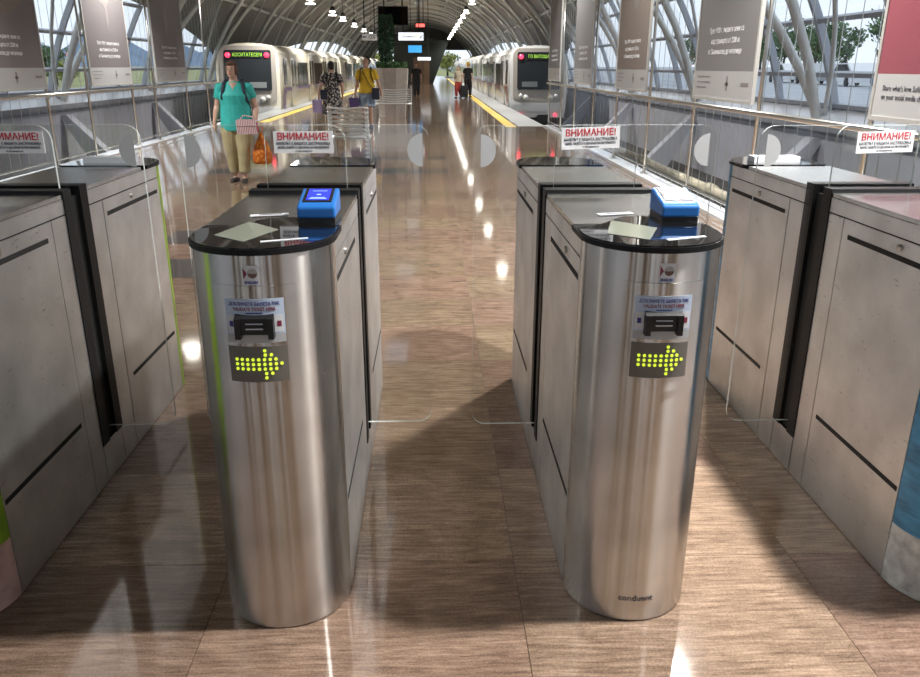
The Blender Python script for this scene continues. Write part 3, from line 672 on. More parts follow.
# ------------------------------------------------------------------ cream pipe beyond the right railing
t = tag(empty('pipe', (3.75, 6, -.08)), 'cream pipe running along the track beyond the right railing', 'pipe')
b = MB(); b.smooth = True; b.tube([(0, 0, 0), (0, 14, 0)], .075, 12); b.build('pipe_run', 'pipe_cream', t)
for k in range(4):
    b = MB(); b.smooth = True; b.tube([(0, .8+3.6*k, 0), (0, 1.0+3.6*k, 0)], .1, 12); b.build('collar', 'pipe_cream', t)
    box('stand', 'concrete_dark', t, -.05, .05, .85+3.6*k, .95+3.6*k, -1.02, -.07)

# ------------------------------------------------------------------ trains
def train(name, x0, yf, side, label, dest, stripe, ncar, body):
    """x0: edge at the platform; side +1: body extends to +x"""
    Wd, Zt, Zb = 2.28, 2.27, -.38
    t = tag(empty(name, (x0, yf, -.95)), label, 'train', 'metro trains at the platforms')
    Z = .95
    X = lambda u: side*u                        # u from 0 (platform side) to Wd
    prof = [(.10, Zb), (.02, .2), (0, 1.0), (.03, 1.65), (.10, 1.95), (.32, 2.17), (.7, 2.25), (Wd/2, Zt)]
    full = prof+[(Wd-u, z) for u, z in reversed(prof[:-1])]
    LC = 19.2
    for c in range(ncar):
        a = c*(LC+.5); b = MB(); b.smooth = False
        secs = []
        if c == 0:
            for d, k in ((0, .80), (.12, .90), (.32, .97), (.7, 1.0)):
                secs.append([(X(Wd/2+(u-Wd/2)*(.93+.07*k)), d+max(0, (z-.6))*.16*(1-d/.7), Z+Zb+(z-Zb)*(.965+.035*k)) for u, z in full])
            secs.append([(X(u), LC, Z+z) for u, z in full])
        else: secs = [[(X(u), a+e, Z+z) for u, z in full] for e in (0, LC)]
        n = len(full); vs = [p for s in secs for p in s]; m = len(secs)
        fs = [(i*n+k, i*n+(k+1) % n, (i+1)*n+(k+1) % n, (i+1)*n+k) for i in range(m-1) for k in range(n)]+[tuple(range(n)), tuple(reversed(range((m-1)*n, m*n)))]
        b.add(vs, fs); bo = b.build('car_body', body, t)
        box('undercarriage', 'train_dark', t, min(X(.25), X(Wd-.25)), max(X(.25), X(Wd-.25)), a+.5, a+LC-.3, .12, Z+Zb)
        for k in range(4):
            b = MB(); yw = a+(1.9, 4.0, LC-4.0, LC-1.9)[k]
            for u in (.55, Wd-.55): b.tube([(X(u-.06), yw, .43), (X(u+.06), yw, .43)], .42, 14)
            b.build('wheelset', 'train_dark', t)
        s_ = -.012*side
        def plate(nm, m, y0, y1, z0, z1, par, o=1, u=0):
            return box(nm, m, par, min(X(u)+s_*o, X(u)), max(X(u)+s_*o, X(u)), a+y0, a+y1, Z+z0, Z+z1)
        plate('stripe', stripe, 1.0 if c == 0 else .1, LC-.1, .62, .74, t, 1.2)
        for k in range(4):
            d0 = 2.2+4.7*k
            for e in (0, .66):
                d = plate('door_leaf', body, d0+e, d0+e+.64, .02, 1.9, t, 1.6); plate('door_window', 'train_glass', d0+e+.12, d0+e+.52, .75, 1.7, d, 2.4)
            if k < 3:
                w0 = d0+1.75
                for e in (0, 1.3): plate('side_window', 'train_glass', w0+e, w0+e+1.15, .72, 1.62, t, 1.8)
        if c: box('gangway', 'train_dark', t, min(X(.5), X(Wd-.5)), max(X(.5), X(Wd-.5)), a-.5, a, .5, Z+1.95)
    # front face
    sl = .16
    def face(nm, m, u0, u1, z0, z1, off, par, r=.12):
        P = rrect(u0, u1, z0, z1, r, 4); b = MB()
        f = lambda u, z, o: (X(u), max(0, z-.6)*sl-o-(.02 if z < .6 else .02), Z+z)
        nn = len(P); vs = [f(u, z, off) for u, z in P]+[f(u, z, off-.06) for u, z in P]
        b.add(vs, [tuple(range(nn)), tuple(reversed(range(nn, 2*nn)))]+[(i, (i+1) % nn, nn+(i+1) % nn, nn+i) for i in range(nn)]); return b.build(nm, m, par)
    face('front_mask', 'train_grey', .16, Wd-.16, .18, 2.16, .0, t, .25)
    ws = face('windscreen', 'train_glass', .32, Wd-.32, .66, 2.02, .015, t, .07)
    box('driver_desk', 'train_interior', ws, min(X(.5), X(1.1)), max(X(.5), X(1.1)), -.01, .0, Z+.72, Z+.95)
    db = face('destination_display', 'black', .65, Wd-.65, 1.74, 1.98, .03, t, .03)
    me = text_mesh(dest, .17, 'train_led', .0, .8); o = link('lettering', me, db, (X(Wd/2), 1.26*sl-.07, Z+1.855)); o.rotation_euler.x = -.16
    for u in (.46, Wd-.46):
        b = MB(); b.smooth = True; yy_ = 1.25*sl; b.tube([(X(u), yy_-.09, Z+1.85), (X(u), yy_, Z+1.85)], .085, 14); b.build('red_lamp', 'train_red', t)
        b = MB(); b.smooth = True; b.tube([(X(u+(.2 if u < 1 else -.2)), -.09, Z+.36), (X(u+(.2 if u < 1 else -.2)), 0, Z+.36)], .10, 14); b.build('head_lamp', 'head_lamp', t)
        b = MB(); b.smooth = True; b.tube([(X(u), -.09, Z+.42), (X(u), 0, Z+.42)], .08, 14); b.build('head_lamp', 'head_lamp', t)
        b = MB(); b.smooth = True; b.tube([(X(u), -.05, Z-.28), (X(u), .1, Z-.28)], .055, 10); b.build('tail_lamp', 'train_red', t)
    face('bumper', 'train_white', .1, Wd-.1, -.16, .12, .03, t, .1)
    b = MB(); P = [(0, -.16), (.0, .75), (.35, .75), (.22, .3), (.18, -.16)]
    b.add([(X(0)+s_*1.8, .1+y, Z+z) for y, z in ((0, -.3), (.55, -.3), (.62, .35), (1.0, .74), (.55, .74), (.2, .3))], [(0, 1, 2, 3, 4, 5)]); b.build('swoosh', stripe, t)
    plate2 = box('cab_window', 'train_glass', t, min(X(0)+s_*2, X(0)), max(X(0)+s_*2, X(0)), .75, 1.25, Z+.85, Z+1.75)
    b = MB(); b.tube([(X(Wd/2), -.35, .55), (X(Wd/2), .5, .55)], .1, 8); b.box(min(X(1.1), X(1.56)), max(X(1.1), X(1.56)), -.45, -.3, .4, .7); b.build('coupler', 'train_dark', t)
    return t
train('metro_train', -5.32, 29.3, -1, 'cream metro train with a purple stripe at the left platform', 'КОСИТАТЕСЕМ', 'train_purple', 3, 'train_cream')
train('metro_train', 2.98, 31.5, 1, 'cream metro train with a maroon stripe and red lamp at the right platform', 'ГО ВИТОША', 'train_maroon', 4, 'train_white')

# ------------------------------------------------------------------ planter with ivy column, benches
granite('granite_pale', ((.58, .52, .46), (.74, .68, .61), (.84, .79, .72)), rough=.25)
granite('granite_rose', ((.36, .30, .27), (.45, .38, .35), (.54, .47, .43)), rough=.25)
mat('leaf_dark', (.03, .09, .04), .5, noise=.5, nscale=20); mat('leaf_mid', (.06, .14, .04), .5, noise=.5, nscale=20); mat('bark', (.06, .045, .03), .8); mat('soil', (.03, .02, .015), .9)
def leaves(mb, n, sample, size):
    for _ in range(n):
        c = Vector(sample()); a = Vector((random.gauss(0, 1), random.gauss(0, 1), random.gauss(0, 1))).normalized(); u = a.orthogonal().normalized(); v = a.cross(u)
        s = size*random.uniform(.6, 1.3); mb.add([c-u*s, c+v*s*.5+a*s*.15, c+u*s, c-v*s*.5+a*s*.15], [(0, 1, 2, 3)])
t = tag(empty('planter', (-1.21, 25.6, 0)), 'tapered pale granite planter with an ivy column on the platform', 'planter')
def slab(nm, m, x0, x1):
    b = MB(); f = lambda x, z: x*(.78+.22*z/1.44)
    b.add([(f(x, z), -.5*(.8+.2*z/1.44)-.01*(m == 'granite_rose'), z) for z in (0, 1.44) for x in (x0, x1)]+[(f(x, z), -.42*(.8+.2*z/1.44), z) for z in (0, 1.44) for x in (x0, x1)],
          [(0, 1, 3, 2), (5, 4, 6, 7), (0, 2, 6, 4), (1, 5, 7, 3), (2, 3, 7, 6), (0, 4, 5, 1)]); b.build(nm, m, t)
slab('facing_slab', 'granite_pale', -.5, -.27); slab('facing_slab', 'granite_rose', -.265, .135); slab('facing_slab', 'granite_pale', .14, .5)
b = MB(); b.add([(x*(.775+.22*z/1.44), (.42 if y > 0 else -.42)*(.8+.2*z/1.44), z) for z in (0, 1.42) for y in (-1, 1) for x in (-.5, .5)], [(0, 2, 3, 1), (4, 5, 7, 6), (0, 1, 5, 4), (2, 6, 7, 3), (0, 4, 6, 2), (1, 3, 7, 5)]); b.build('planter_body', 'granite_pale', t)
b = MB(); leaves(b, 700, lambda: (random.uniform(-.46, .46), random.uniform(-.38, .38), 1.46+random.random()**1.5*.16), .05); tag(b.build('low_plants', 'leaf_mid', t), kind='stuff')
b = MB()
def ivy():
    z = random.uniform(1.62, 2.95); r = .27*(1-.25*abs(z-2.3)/.7)*math.sqrt(random.uniform(.3, 1)); a = random.uniform(0, 2*PI); return (-.16+r*math.cos(a), r*math.sin(a), z)
leaves(b, 1500, ivy, .055); tag(b.build('ivy', 'leaf_dark', t), kind='stuff')
b = MB(); b.tube([(-.16, 0, 1.4), (-.16, 0, 2.9)], .05, 8); b.tube([(-.02, .05, 1.4), (-.05, .03, 1.8), (-.14, 0, 2.0)], .03, 6); b.build('stem', 'bark', t)

def bench(loc, rz, L, label, nseat=5, nback=7):
    t = tag(empty('bench', loc, rz), label, 'bench', 'slatted steel benches')
    mat_once('bench_steel', (.74, .74, .72), .3, .6)
    for k in range(nback):                     # wavy horizontal back slats
        z = .50+.065*k; y = .22+.018*k
        b = MB(); b.smooth = True; b.tube([(-L/2+L*i/10, y+.012*math.sin(i*.9), z+.010*math.sin(i*.8+.3)) for i in range(11)], .021, 6); b.build('back_slat', 'bench_steel', t)
    for k in range(nseat):
        b = MB(); b.smooth = True; y = -.24+.1*k; b.tube([(-L/2+L*i/6, y, .44-.012*math.sin(PI*k/(nseat-1))) for i in range(7)], .02, 6); b.build('seat_slat', 'bench_steel', t)
    for s in (-1, 1):
        x = s*(L/2-.03)
        b = MB(); b.tube([(x, -.26, 0), (x, -.24, .42), (x, .18, .42)], .022, 6); b.build('leg', 'rail_steel', t)
        b = MB(); b.tube([(x, .26, 0), (x, .2, .42), (x, .34, .96)], .022, 6); b.build('leg', 'rail_steel', t)
        b = MB()
        for k in range(14): b.box(x-.03, x+.03, .30, .33, .02+.065*k, .055+.065*k)
        b.build('end_comb', 'bench_steel', t)
    return t
bench((-1.27, 12.7, 0), PI, .62, 'slatted steel bench close behind the left middle gate')
bench((-1.16, 24.3, 0), 0, 1.15, 'slatted steel bench standing in front of the granite planter', 5, 6)

# ------------------------------------------------------------------ hanging signs and monitors
mat('sign_face', (.8, .82, .85), .4, emit=(.85, .92, 1), es=.75); mat('sign_dim', (.45, .45, .45), .4, emit=(.8, .8, .8), es=.12); mat('monitor_blue', (.05, .3, .6), .3, emit=(.05, .35, .8), es=.8)
mat('sign_yellow', (.8, .7, .2), .4, emit=(1, .85, .3), es=.5); mat('clock_red', (.7, .1, .1), .4, emit=(1, .12, .1), es=1.5)
def hang(name, label, cat, x0, x1, y, z0, z1, face, text=None, tm='ink_dark', depth=.12, group=None):
    t = tag(empty(name, ((x0+x1)/2, y, z0)), label, cat, group); hw = (x1-x0)/2; h = z1-z0
    b = box('housing', 'lamp_metal', t, -hw, hw, 0, depth, 0, h); box('face', face, t, -hw+.03, hw-.03, -.01, 0, .03, h-.03)
    for s in (-1, 1):
        q = MB(); q.tube([(s*hw*.6, depth/2, h), (s*hw*.6, depth/2, ZC+math.sqrt(RV**2-((x0+x1)/2+s*hw*.6-XC)**2)-z0)], .025, 6); q.build('hanger_rod', 'lamp_metal', t)
    if text:
        for s, dx, sz, mm in text: link('lettering', text_mesh(s, sz, mm, .003), t, (dx, -.012, h/2))
    return t
hang('monitor', 'large black monitor hanging beside the ivy column', 'monitor', -2.06, -.88, 33, 3.0, 3.7, 'black_glass')
hang('hanging_sign', 'lit white direction sign with an arrow below the black monitor', 'sign', -1.77, -.37, 45, 2.77, 3.23, 'sign_face', [('Терминал 2', -.1, .15, 'edge_grey'), ('✈', .3, .2, 'sign_yellow'), ('↙', .55, .3, 'ink_dark')])
hang('hanging_sign', 'dim grey direction sign with an arrow left of the ivy column', 'sign', -3.72, -2.83, 45, 2.76, 3.16, 'sign_dim', [('⇤', -.3, .3, 'ink_dark'), ('ОХ', .12, .26, 'ink_dark')])
hang('monitor', 'small bright blue monitor above the dark kiosk', 'monitor', -1.66, -.64, 60, 2.39, 2.93, 'monitor_blue')
hang('hanging_sign', 'small far white sign under the blue monitor', 'sign', -1.1, .0, 66, 1.9, 2.2, 'sign_face')
hang('clock', 'small red lit clock above the white direction sign', 'clock', -.95, -.35, 52, 3.75, 4.0, 'clock_red')
# dark kiosk at the stairs, and slanted stair canopy
mat('kiosk_dark', (.02, .025, .022), .3); mat('kiosk_brown', (.14, .09, .055), .35)
t = tag(empty('kiosk', (-1.35, 72, 0)), 'dark kiosk block closing the far end of the platform', 'kiosk')
box('body', 'kiosk_dark', t, -1.35, 1.3, 0, 6, 0, 3.4); box('roof_slab', 'kiosk_dark', t, -1.6, 1.7, -.4, 6.2, 3.4, 3.75); box('door_panel', 'kiosk_brown', t, -.2, .6, -.03, 0, 0, 2.2); box('door_panel', 'kiosk_brown', t, .65, 1.2, -.03, 0, 0, 2.2)
b = MB(); b.prism([(1.3, 0), (1.5, 0), (2.9, 3.6), (1.3, 3.6)], .5, 5.5, T=lambda a, c, y: (a, y, c)); b.build('slanted_wing', 'kiosk_dark', t)
b = MB(); b.prism([(-1.35, 0), (-1.9, 1.0), (-1.9, 3.4), (-1.35, 3.4)], .5, 5.5, T=lambda a, c, y: (a, y, c)); b.build('slanted_wing', 'kiosk_dark', t)

# ------------------------------------------------------------------ outside: ground, hills, trees, cars
mat('grass', (.30, .31, .12), .9, noise=.35, nscale=.3); mat('asphalt', (.42, .44, .47), .8, noise=.06, nscale=.5); mat('hill', (.17, .25, .36), .95, noise=.15, nscale=.01)  # hills: distance haze is put into their blue base colour
mat('tree_a', (.10, .17, .07), .8, noise=.5, nscale=1.5); mat('tree_b', (.30, .32, .10), .8, noise=.5, nscale=1.5)
struct(box('ground_left', 'grass', None, -1500, -10.2, -200, 4000, -1.6, -.9)); struct(box('ground_right', 'asphalt', None, 7.7, 1500, -200, 4000, -1.6, .35)); struct(box('ground_far', 'grass', None, -10.2, 7.7, 131, 900, -1.6, -.6))
def hz(i): return 26+15*math.sin(i*.33)+9*math.sin(i*.9+1)+5*math.sin(i*2.1)
hb2 = MB(); hb2.smooth = True; hb2.grid(lambda i, j: (-620-j*60, -200+i*26, -2+hz(i)*1.7*(0, .55, 1, .4)[j]), list(range(0, 150)), [0, 1, 2, 3]); struct(hb2.build('hills', 'hill'))
def tree_mesh(m, seed, h, r):
    rnd = random.Random(seed); b = MB(); cl = [(rnd.uniform(-.5, .5)*r, rnd.uniform(-.5, .5)*r, h*rnd.uniform(.45, .88), r*rnd.uniform(.3, .55)) for _ in range(9)]
    def sm():
        cx, cy, cz, q = rnd.choice(cl); d = Vector((rnd.gauss(0, 1), rnd.gauss(0, 1), rnd.gauss(0, 1))).normalized()*q*rnd.uniform(.6, 1.05); return (cx+d.x, cy+d.y, max(.3, cz+d.z))
    leaves(b, 900, sm, .22); k = MB(); k.tube([(0, 0, 0), (.1, 0, h*.4), (0, .1, h*.7)], [.16, .12, .06], 6)
    return b.mesh('crown', m), k.mesh('trunk', 'bark')
TM = [tree_mesh(m, s, h, r) for m, s, h, r in (('tree_a', 1, 5.2, 2.6), ('tree_b', 2, 3.4, 2.2), ('tree_a', 3, 6.2, 2.4))]
def tree(x, y, z, k, sc, label, group):
    t = tag(empty('tree', (x, y, z), random.uniform(0, 6)), label, 'tree', group); t.scale = (sc, sc, sc)
    c = link('crown', TM[k][0], t); link('trunk', TM[k][1], t)
for i in range(16):
    y = 24+5.2*i+random.uniform(-1, 1); x = -27-random.uniform(0, 9)-i*.8
    tree(x, y, -.9, (1, 1, 1, 0)[i % 4], random.uniform(.75, .95), f'{ordinal(i)} tree from the left seen through the left-hand windows', 'trees outside the left windows')
for i in range(20):
    y = 30+4.6*i+random.uniform(-1, 1); x = 44+random.uniform(-1, 2)-5.5*(i % 2)
    tree(x, y, .35, (0, 2, 0, 0)[i % 4], random.uniform(.95, 1.15), f'{ordinal(i)} tree from the right seen through the right-hand windows', 'trees outside the right windows')
for i in range(6):
    tree(-9+6*i, 150+random.uniform(-5, 5), -.6, 1, 1.3, f'{ordinal(i)} tree from the left beyond the far end of the hall', 'trees past the far end')
mat('car_white', (.75, .76, .78), .25, coat=.5); mat('car_silver', (.45, .47, .5), .25, .4); mat('car_blue', (.12, .2, .35), .25)
def car(x, y, m, label):
    t = tag(empty('car', (x, y, .35), PI/2-.1), label, 'car', 'cars parked outside the right windows')
    b = MB(); b.prism([(-2.1, .25), (2.1, .25), (2.15, .6), (1.95, .8), (1.1, .9), (.5, 1.4), (-1.1, 1.42), (-1.9, .95), (-2.15, .85)], -.85, .85, T=lambda a, c, yy: (a, yy, c)); b.build('body', m, t)
    for s in (-.86, .86):
        q = MB(); q.prism([(.95, .92), (.45, 1.32), (-1.05, 1.34), (-1.6, .95)], s-.005, s+.005, T=lambda a, c, yy: (a, yy, c)); q.build('side_window', 'train_glass', t)
        for a in (-1.3, 1.3): q = MB(); q.tube([(a, s-.08, .3), (a, s+.03, .3)], .3, 14); q.build('wheel', 'rubber', t)
for x, y, m, l in ((27, 52, 'car_white', 'white car parked outside, right of the widest grey banner'), (27.5, 58, 'car_silver', 'silver car parked outside between two white cars'), (28, 64, 'car_white', 'white car parked farthest along outside the right windows'), (26.5, 45.5, 'car_blue', 'blue car parked nearest outside the right windows')): car(x, y, m, l)

# ------------------------------------------------------------------ people
mat('skin', (.58, .36, .27), .5); mat('skin_dark', (.36, .21, .15), .5); mat('hair_brown', (.10, .05, .03), .6, noise=.4, nscale=40, bump=.4); mat('hair_black', (.015, .012, .012), .6, noise=.4, nscale=40)
mat('teal', (.03, .42, .38), .65, noise=.16, nscale=6, bump=.25); mat('beige', (.42, .36, .20), .75, noise=.15, nscale=6, bump=.25); mat('navy', (.02, .025, .05), .6); mat('sandal', (.02, .018, .018), .6)
mat('yellow_shirt', (.78, .50, .03), .7, noise=.12, nscale=7, bump=.2); mat('denim', (.34, .44, .58), .8, noise=.15, nscale=12); mat('black_cloth', (.012, .013, .016), .8); mat('red_cloth', (.35, .04, .03), .7)
mat('lilac', (.50, .40, .66), .6); mat('purple_bag', (.12, .08, .22), .6); mat('lip', (.32, .10, .09), .5); mat('eye_dark', (.02, .015, .012), .3); mat('eye_white', (.42, .38, .35), .4); mat('cream_cloth', (.5, .42, .32), .8)
def two_tone(name, a, b2, scale, kind):
    m, N, L, bs = newmat(name); tc = N.new('ShaderNodeTexCoord')
    if kind == 'wave': tx = N.new('ShaderNodeTexWave'); tx.inputs['Scale'].default_value = scale; out = tx.outputs['Fac']
    else: tx = N.new('ShaderNodeTexVoronoi'); tx.inputs['Scale'].default_value = scale; out = tx.outputs['Distance']
    L.new(tc.outputs['Object'], tx.inputs['Vector']); rp = N.new('ShaderNodeValToRGB'); rp.color_ramp.interpolation = 'CONSTANT'
    rp.color_ramp.elements[0].color = (*a, 1); rp.color_ramp.elements[1].position = .42; rp.color_ramp.elements[1].color = (*b2, 1)
    L.new(out, rp.inputs[0]); L.new(rp.outputs[0], bs.inputs['Base Color']); bs.inputs['Roughness'].default_value = .75
two_tone('pink_stripe', (.42, .12, .18), (.70, .60, .58), 14, 'wave'); two_tone('dress_print', (.60, .56, .52), (.03, .03, .035), 24, 'vor'); two_tone('orange_print', (.75, .24, .015), (.50, .12, .01), 22, 'vor')

def person(loc, rz, Ht, label, P, vox=.011):
    """figure 1.70 units tall facing -Y, scaled to Ht; P: pose and clothes.  Left hand is at +X."""
    t = tag(empty('person', loc, rz), label, 'person'); sc = Ht/1.70; t.scale = (sc, sc, sc)
    k = P.get('girth', 1.0); gk = 1+(k-1)*1.0
    LL = P['legs']            # per leg: hip, knee, ankle; toe dir
    AA = P['arms']            # shoulder, elbow, wrist, hand dir
    hy = P.get('head_turn', 0); hx, hyy, hz_ = P.get('head', (0, -.02, 1.585))
    b = MB()
    tor = [(0, 0, .80, .155*k, .12*k), (0, .01, .90, .172*k, .13*k), (0, 0, 1.0, .155*k, .115*k), (0, -.005, 1.1, .145*k, .108*k), (0, -.01, 1.22, .16*gk, .115*gk), (0, 0, 1.33, .165, .105), (0, .005, 1.40, .12, .08), (0, .005, 1.44, .06, .06), (0, -.005, 1.52, .05, .055)]
    b.rings(tor)
    # head: cranium, jaw, nose, ears
    c, s_ = math.cos(hy), math.sin(hy)
    H = lambda x, y, z: (hx+x*c-y*s_, hyy+x*s_+y*c, hz_+z)
    def hell(x, y, z, rx, ry, rz_): b.ell(H(x, y, z), rx, ry, rz_)
    hell(0, .012, .025, .074, .09, .09); hell(0, -.02, -.03, .062, .07, .088); hell(0, -.098, -.012, .012, .018, .024); hell(.072, .01, -.01, .012, .022, .03); hell(-.072, .01, -.01, .012, .022, .03); hell(0, -.06, -.085, .03, .03, .028)
    for (sh, el, wr, hd) in AA:
        sh, el, wr, hd = map(Vector, (sh, el, wr, hd)); hd = hd.normalized()
        b.tube([sh+(sh-el).normalized()*-.0, sh.lerp(el, .3), el, el.lerp(wr, .3), wr, wr+hd*.03], [.058*gk, .05*gk, .04*gk, .043*gk, .027, .03], 12)
        sd = hd.orthogonal(); fwd = Vector((0, -1, 0)); sd = hd.cross(fwd if abs(hd.y) < .8 else Vector((1, 0, 0))).normalized(); nrm = sd.cross(hd).normalized()
        pc = wr+hd*.05; b.tube([wr, pc, wr+hd*.095], [.026, .04, .036], 10, ell=[.9, .45, .42])
        cur = Vector((-sh.x, 0, 0)).normalized()*.5
        fw_ = nrm
        for q, (off, ln) in enumerate(((-.032, .062), (-.011, .075), (.011, .07), (.031, .055))):
            f0 = wr+hd*.09+fw_*off; f1 = f0+hd*ln*.5+cur*.008; f2 = f1+hd*ln*.42+cur*.028
            b.tube([f0-hd*.02, f0, f1, f2], [.011, .011, .0105, .008], 7)
        th = wr+hd*.035-fw_*.03; b.tube([wr+hd*.025, th, th+hd*.03-fw_*.018, th+hd*.058-fw_*.016+cur*.01], [.014, .014, .012, .009], 7)
    for (hp, kn, an, td) in LL:
        hp, kn, an = map(Vector, (hp, kn, an)); td = Vector(td).normalized()
        b.tube([hp, hp.lerp(kn, .35), kn, kn.lerp(an, .3), an, an+Vector((0, 0, -.04))], [.085*k, .078*k, .054, .056, .036, .036], 12)
        heel = an+Vector((0, 0, -.055))-td*.045; b.tube([heel, heel+td*.09+Vector((0, 0, .002)), heel+td*.19-Vector((0, 0, .006)), heel+td*.235-Vector((0, 0, .01))], [.036, .04, .042, .024], 10, ell=[.8, .85, .5, .5])
    remesh(b, vox, 'body', P['skin'], t, 2)
    for ex in (-.029, .029):
        for nm, m, r, dy in (('eye', 'eye_white', .0125, -.081), ('iris', 'eye_dark', .0072, -.088)):
            q = MB(); q.smooth = True; q.ell(H(ex, dy, .005), r, r*.6, r*.75, 8, 5); q.build(nm, m, t)
        q = MB(); q.tube([H(ex-.018, -.083, .028), H(ex, -.09, .033), H(ex+.018, -.083, .027)], .0045, 6); q.build('eyebrow', P['hair'], t)
    q = MB(); q.smooth = True; q.ell(H(0, -.087, -.058), .024, .008, .007, 10, 5); q.build('mouth', 'lip', t)
    # hair
    b = MB()
    for x, y, z, rx, ry, rz_ in P.get('hair_shape', [(0, .03, .045, .083, .088, .085), (0, .055, -.0, .078, .055, .08)]): b.ell(H(x, y, z), rx, ry, rz_)
    remesh(b, vox, 'hair', P['hair'], t, 2)
    def limb(nm, m, rads, pts): b_.tube(pts, rads, 14)
    for nm, m, what in P['clothes']:
        b_ = MB()
        if what[0] == 'shirt':
            hem, slv, loose = what[1:4]; z0 = hem
            prof = [(0, 0, z0, .19*k*loose, .145*k*loose), (0, 0, max(z0+.08, .95), .178*k*loose, .135*k*loose), (0, -.005, 1.1, .165*k*loose, .125*k*loose), (0, -.012, 1.24, .176*gk*loose, .13*gk*loose), (0, 0, 1.345, .178, .113), (0, .006, 1.405, .125, .085), (0, .006, 1.43, .085, .075)]
            b_.rings(prof)
            for (sh, el, wr, hd) in AA:
                sh, el, wr = map(Vector, (sh, el, wr)); e = sh.lerp(el, min(1, slv)); pts = [sh+Vector((-sh.x*.25, 0, .005)), sh, e]; rad = [.06, .07*gk, .066*gk]
                if slv > 1: pts.append(el.lerp(wr, slv-1)); rad.append(.055)
                b_.tube(pts, rad, 14)
        elif what[0] == 'pants':
            low, loose = what[1:3]
            b_.rings([(0, 0, .80, .175*k, .135*k), (0, .008, .90, .187*k, .145*k), (0, 0, 1.0, .17*k, .128*k)])
            for (hp, kn, an, td) in LL:
                hp, kn, an = map(Vector, (hp, kn, an))
                if low > 1: e = kn.lerp(an, low-1); b_.tube([hp, hp.lerp(kn, .4), kn, e], [.11*k, .105*k*loose, .082*loose, .072*loose], 14)
                else: b_.tube([hp, hp.lerp(kn, .4), hp.lerp(kn, low)], [.11*k, .108*k*loose, .10*loose], 14)
        elif what[0] == 'dress':
            z0 = what[1]; b_.rings([(0, 0, z0, .25*k, .2*k), (0, 0, .75, .225*k, .18*k), (0, 0, .95, .195*k, .15*k), (0, -.005, 1.1, .17*k, .13*k), (0, -.01, 1.24, .178*gk, .13*gk), (0, 0, 1.345, .178, .113), (0, .006, 1.405, .12, .085), (0, .006, 1.43, .08, .072)])
            for (sh, el, wr, hd) in AA:
                sh, el = Vector(sh), Vector(el); b_.tube([sh+Vector((-sh.x*.25, 0, .005)), sh, sh.lerp(el, .7)], [.06, .072*gk, .07*gk], 14)
        elif what[0] == 'shoes':
            for (hp, kn, an, td) in LL:
                an = Vector(an); td = Vector(td).normalized(); heel = an+Vector((0, 0, -.06))-td*.05
                b_.tube([heel, heel+td*.09, heel+td*.2-Vector((0, 0, .006)), heel+td*.255-Vector((0, 0, .012))], [.043, .047, .049, .028], 12, ell=[.85, .85, .6, .5])
                if what[1]: b_.tube([an+Vector((0, 0, -.05)), an+Vector((0, 0, .03))], [.045, .045], 12)
        o = remesh(b_, vox, nm, m, t, 3)
    for nm, m, pts, r, e in P.get('straps', []):
        q = MB(); q.smooth = True; q.tube(pts, r, 8, ell=[e]*len(pts)); q.build(nm, m, t)
    return t
def bag(name, label, cat, loc, rz, fn, handle, m, sc=1):
    t = tag(empty(name, loc, rz), label, cat); t.scale = (sc,)*3
    o = fn(t)
    if handle: q = MB(); q.smooth = True; q.tube(handle[0], handle[1], 6); q.build('handle', handle[2], t)
    return t
# --- woman in teal walking towards the gates
WS = 1.55/1.70
W0 = Vector((-2.62, 11.0, 0))
armR = ((-.185, 0, 1.355), (-.265, .04, 1.09), (-.315, -.03, .86), (-.02, -.05, -1))
armL = ((.185, 0, 1.355), (.275, .03, 1.09), (.285, -.09, .87), (.0, -.1, -1))
person(W0, .06, 1.55, 'woman in a teal top and beige trousers walking towards the gates with bags', dict(
    skin='skin', hair='hair_brown', girth=1.22, head_turn=-.15, head=(-.01, -.03, 1.585),
    arms=[armR, armL], legs=[((-.095, 0, .86), (-.10, -.05, .47), (-.085, .02, .085), (-.15, -1, 0)), ((.095, 0, .86), (.085, -.10, .47), (.07, -.13, .085), (.12, -1, 0))],
    hair_shape=[(0, .03, .05, .086, .09, .082), (0, .05, -.01, .082, .062, .09), (-.062, .0, .0, .03, .05, .075), (.062, .0, .0, .03, .05, .075), (.0, -.055, .085, .06, .035, .03)],
    clothes=[('blouse', 'teal', ('shirt', .74, .62, 1.06)), ('trousers', 'beige', ('pants', 1.86, 1.15)), ('sandals', 'sandal', ('shoes', False))],
    straps=[('backpack_strap', 'navy', [(-.10, .14, 1.30), (-.115, .06, 1.455), (-.125, -.05, 1.43), (-.145, -.125, 1.33), (-.165, -.12, 1.18)], .022, .4), ('backpack_strap', 'navy', [(.10, .14, 1.30), (.115, .06, 1.455), (.13, -.05, 1.43), (.15, -.125, 1.33), (.19, -.10, 1.16), (.21, 0, 1.05)], .022, .4),
            ('shoulder_strap', 'teal', [(.02, -.15, 1.30), (.10, -.185, 1.12), (.2, -.19, .95)], .008, .5)]), .010)
def handbag(t):
    b = MB(); b.prism(rrect(-.13, .13, -.115, .07, .03), -.045, .045, T=lambda a, c, y: (a, y, c)); o = b.build('bag_body', 'pink_stripe', t); f = MB(); f.prism(rrect(-.132, .132, -.01, .075, .03), -.052, -.045, T=lambda a, c, y: (a, y, c)); f.build('flap', 'pink_stripe', t)
    return o
hx = W0+Vector((.235, -.25, .78))
bag('handbag', 'pink striped handbag carried by the woman in teal', 'handbag', W0+Vector((.19, -.26, .76)), -.05, handbag, ([(-.10, 0, .06), (-.05, .03, .12), (.06, .06, .10), (.1, 0, .06)], .008, 'pink_stripe'), None)
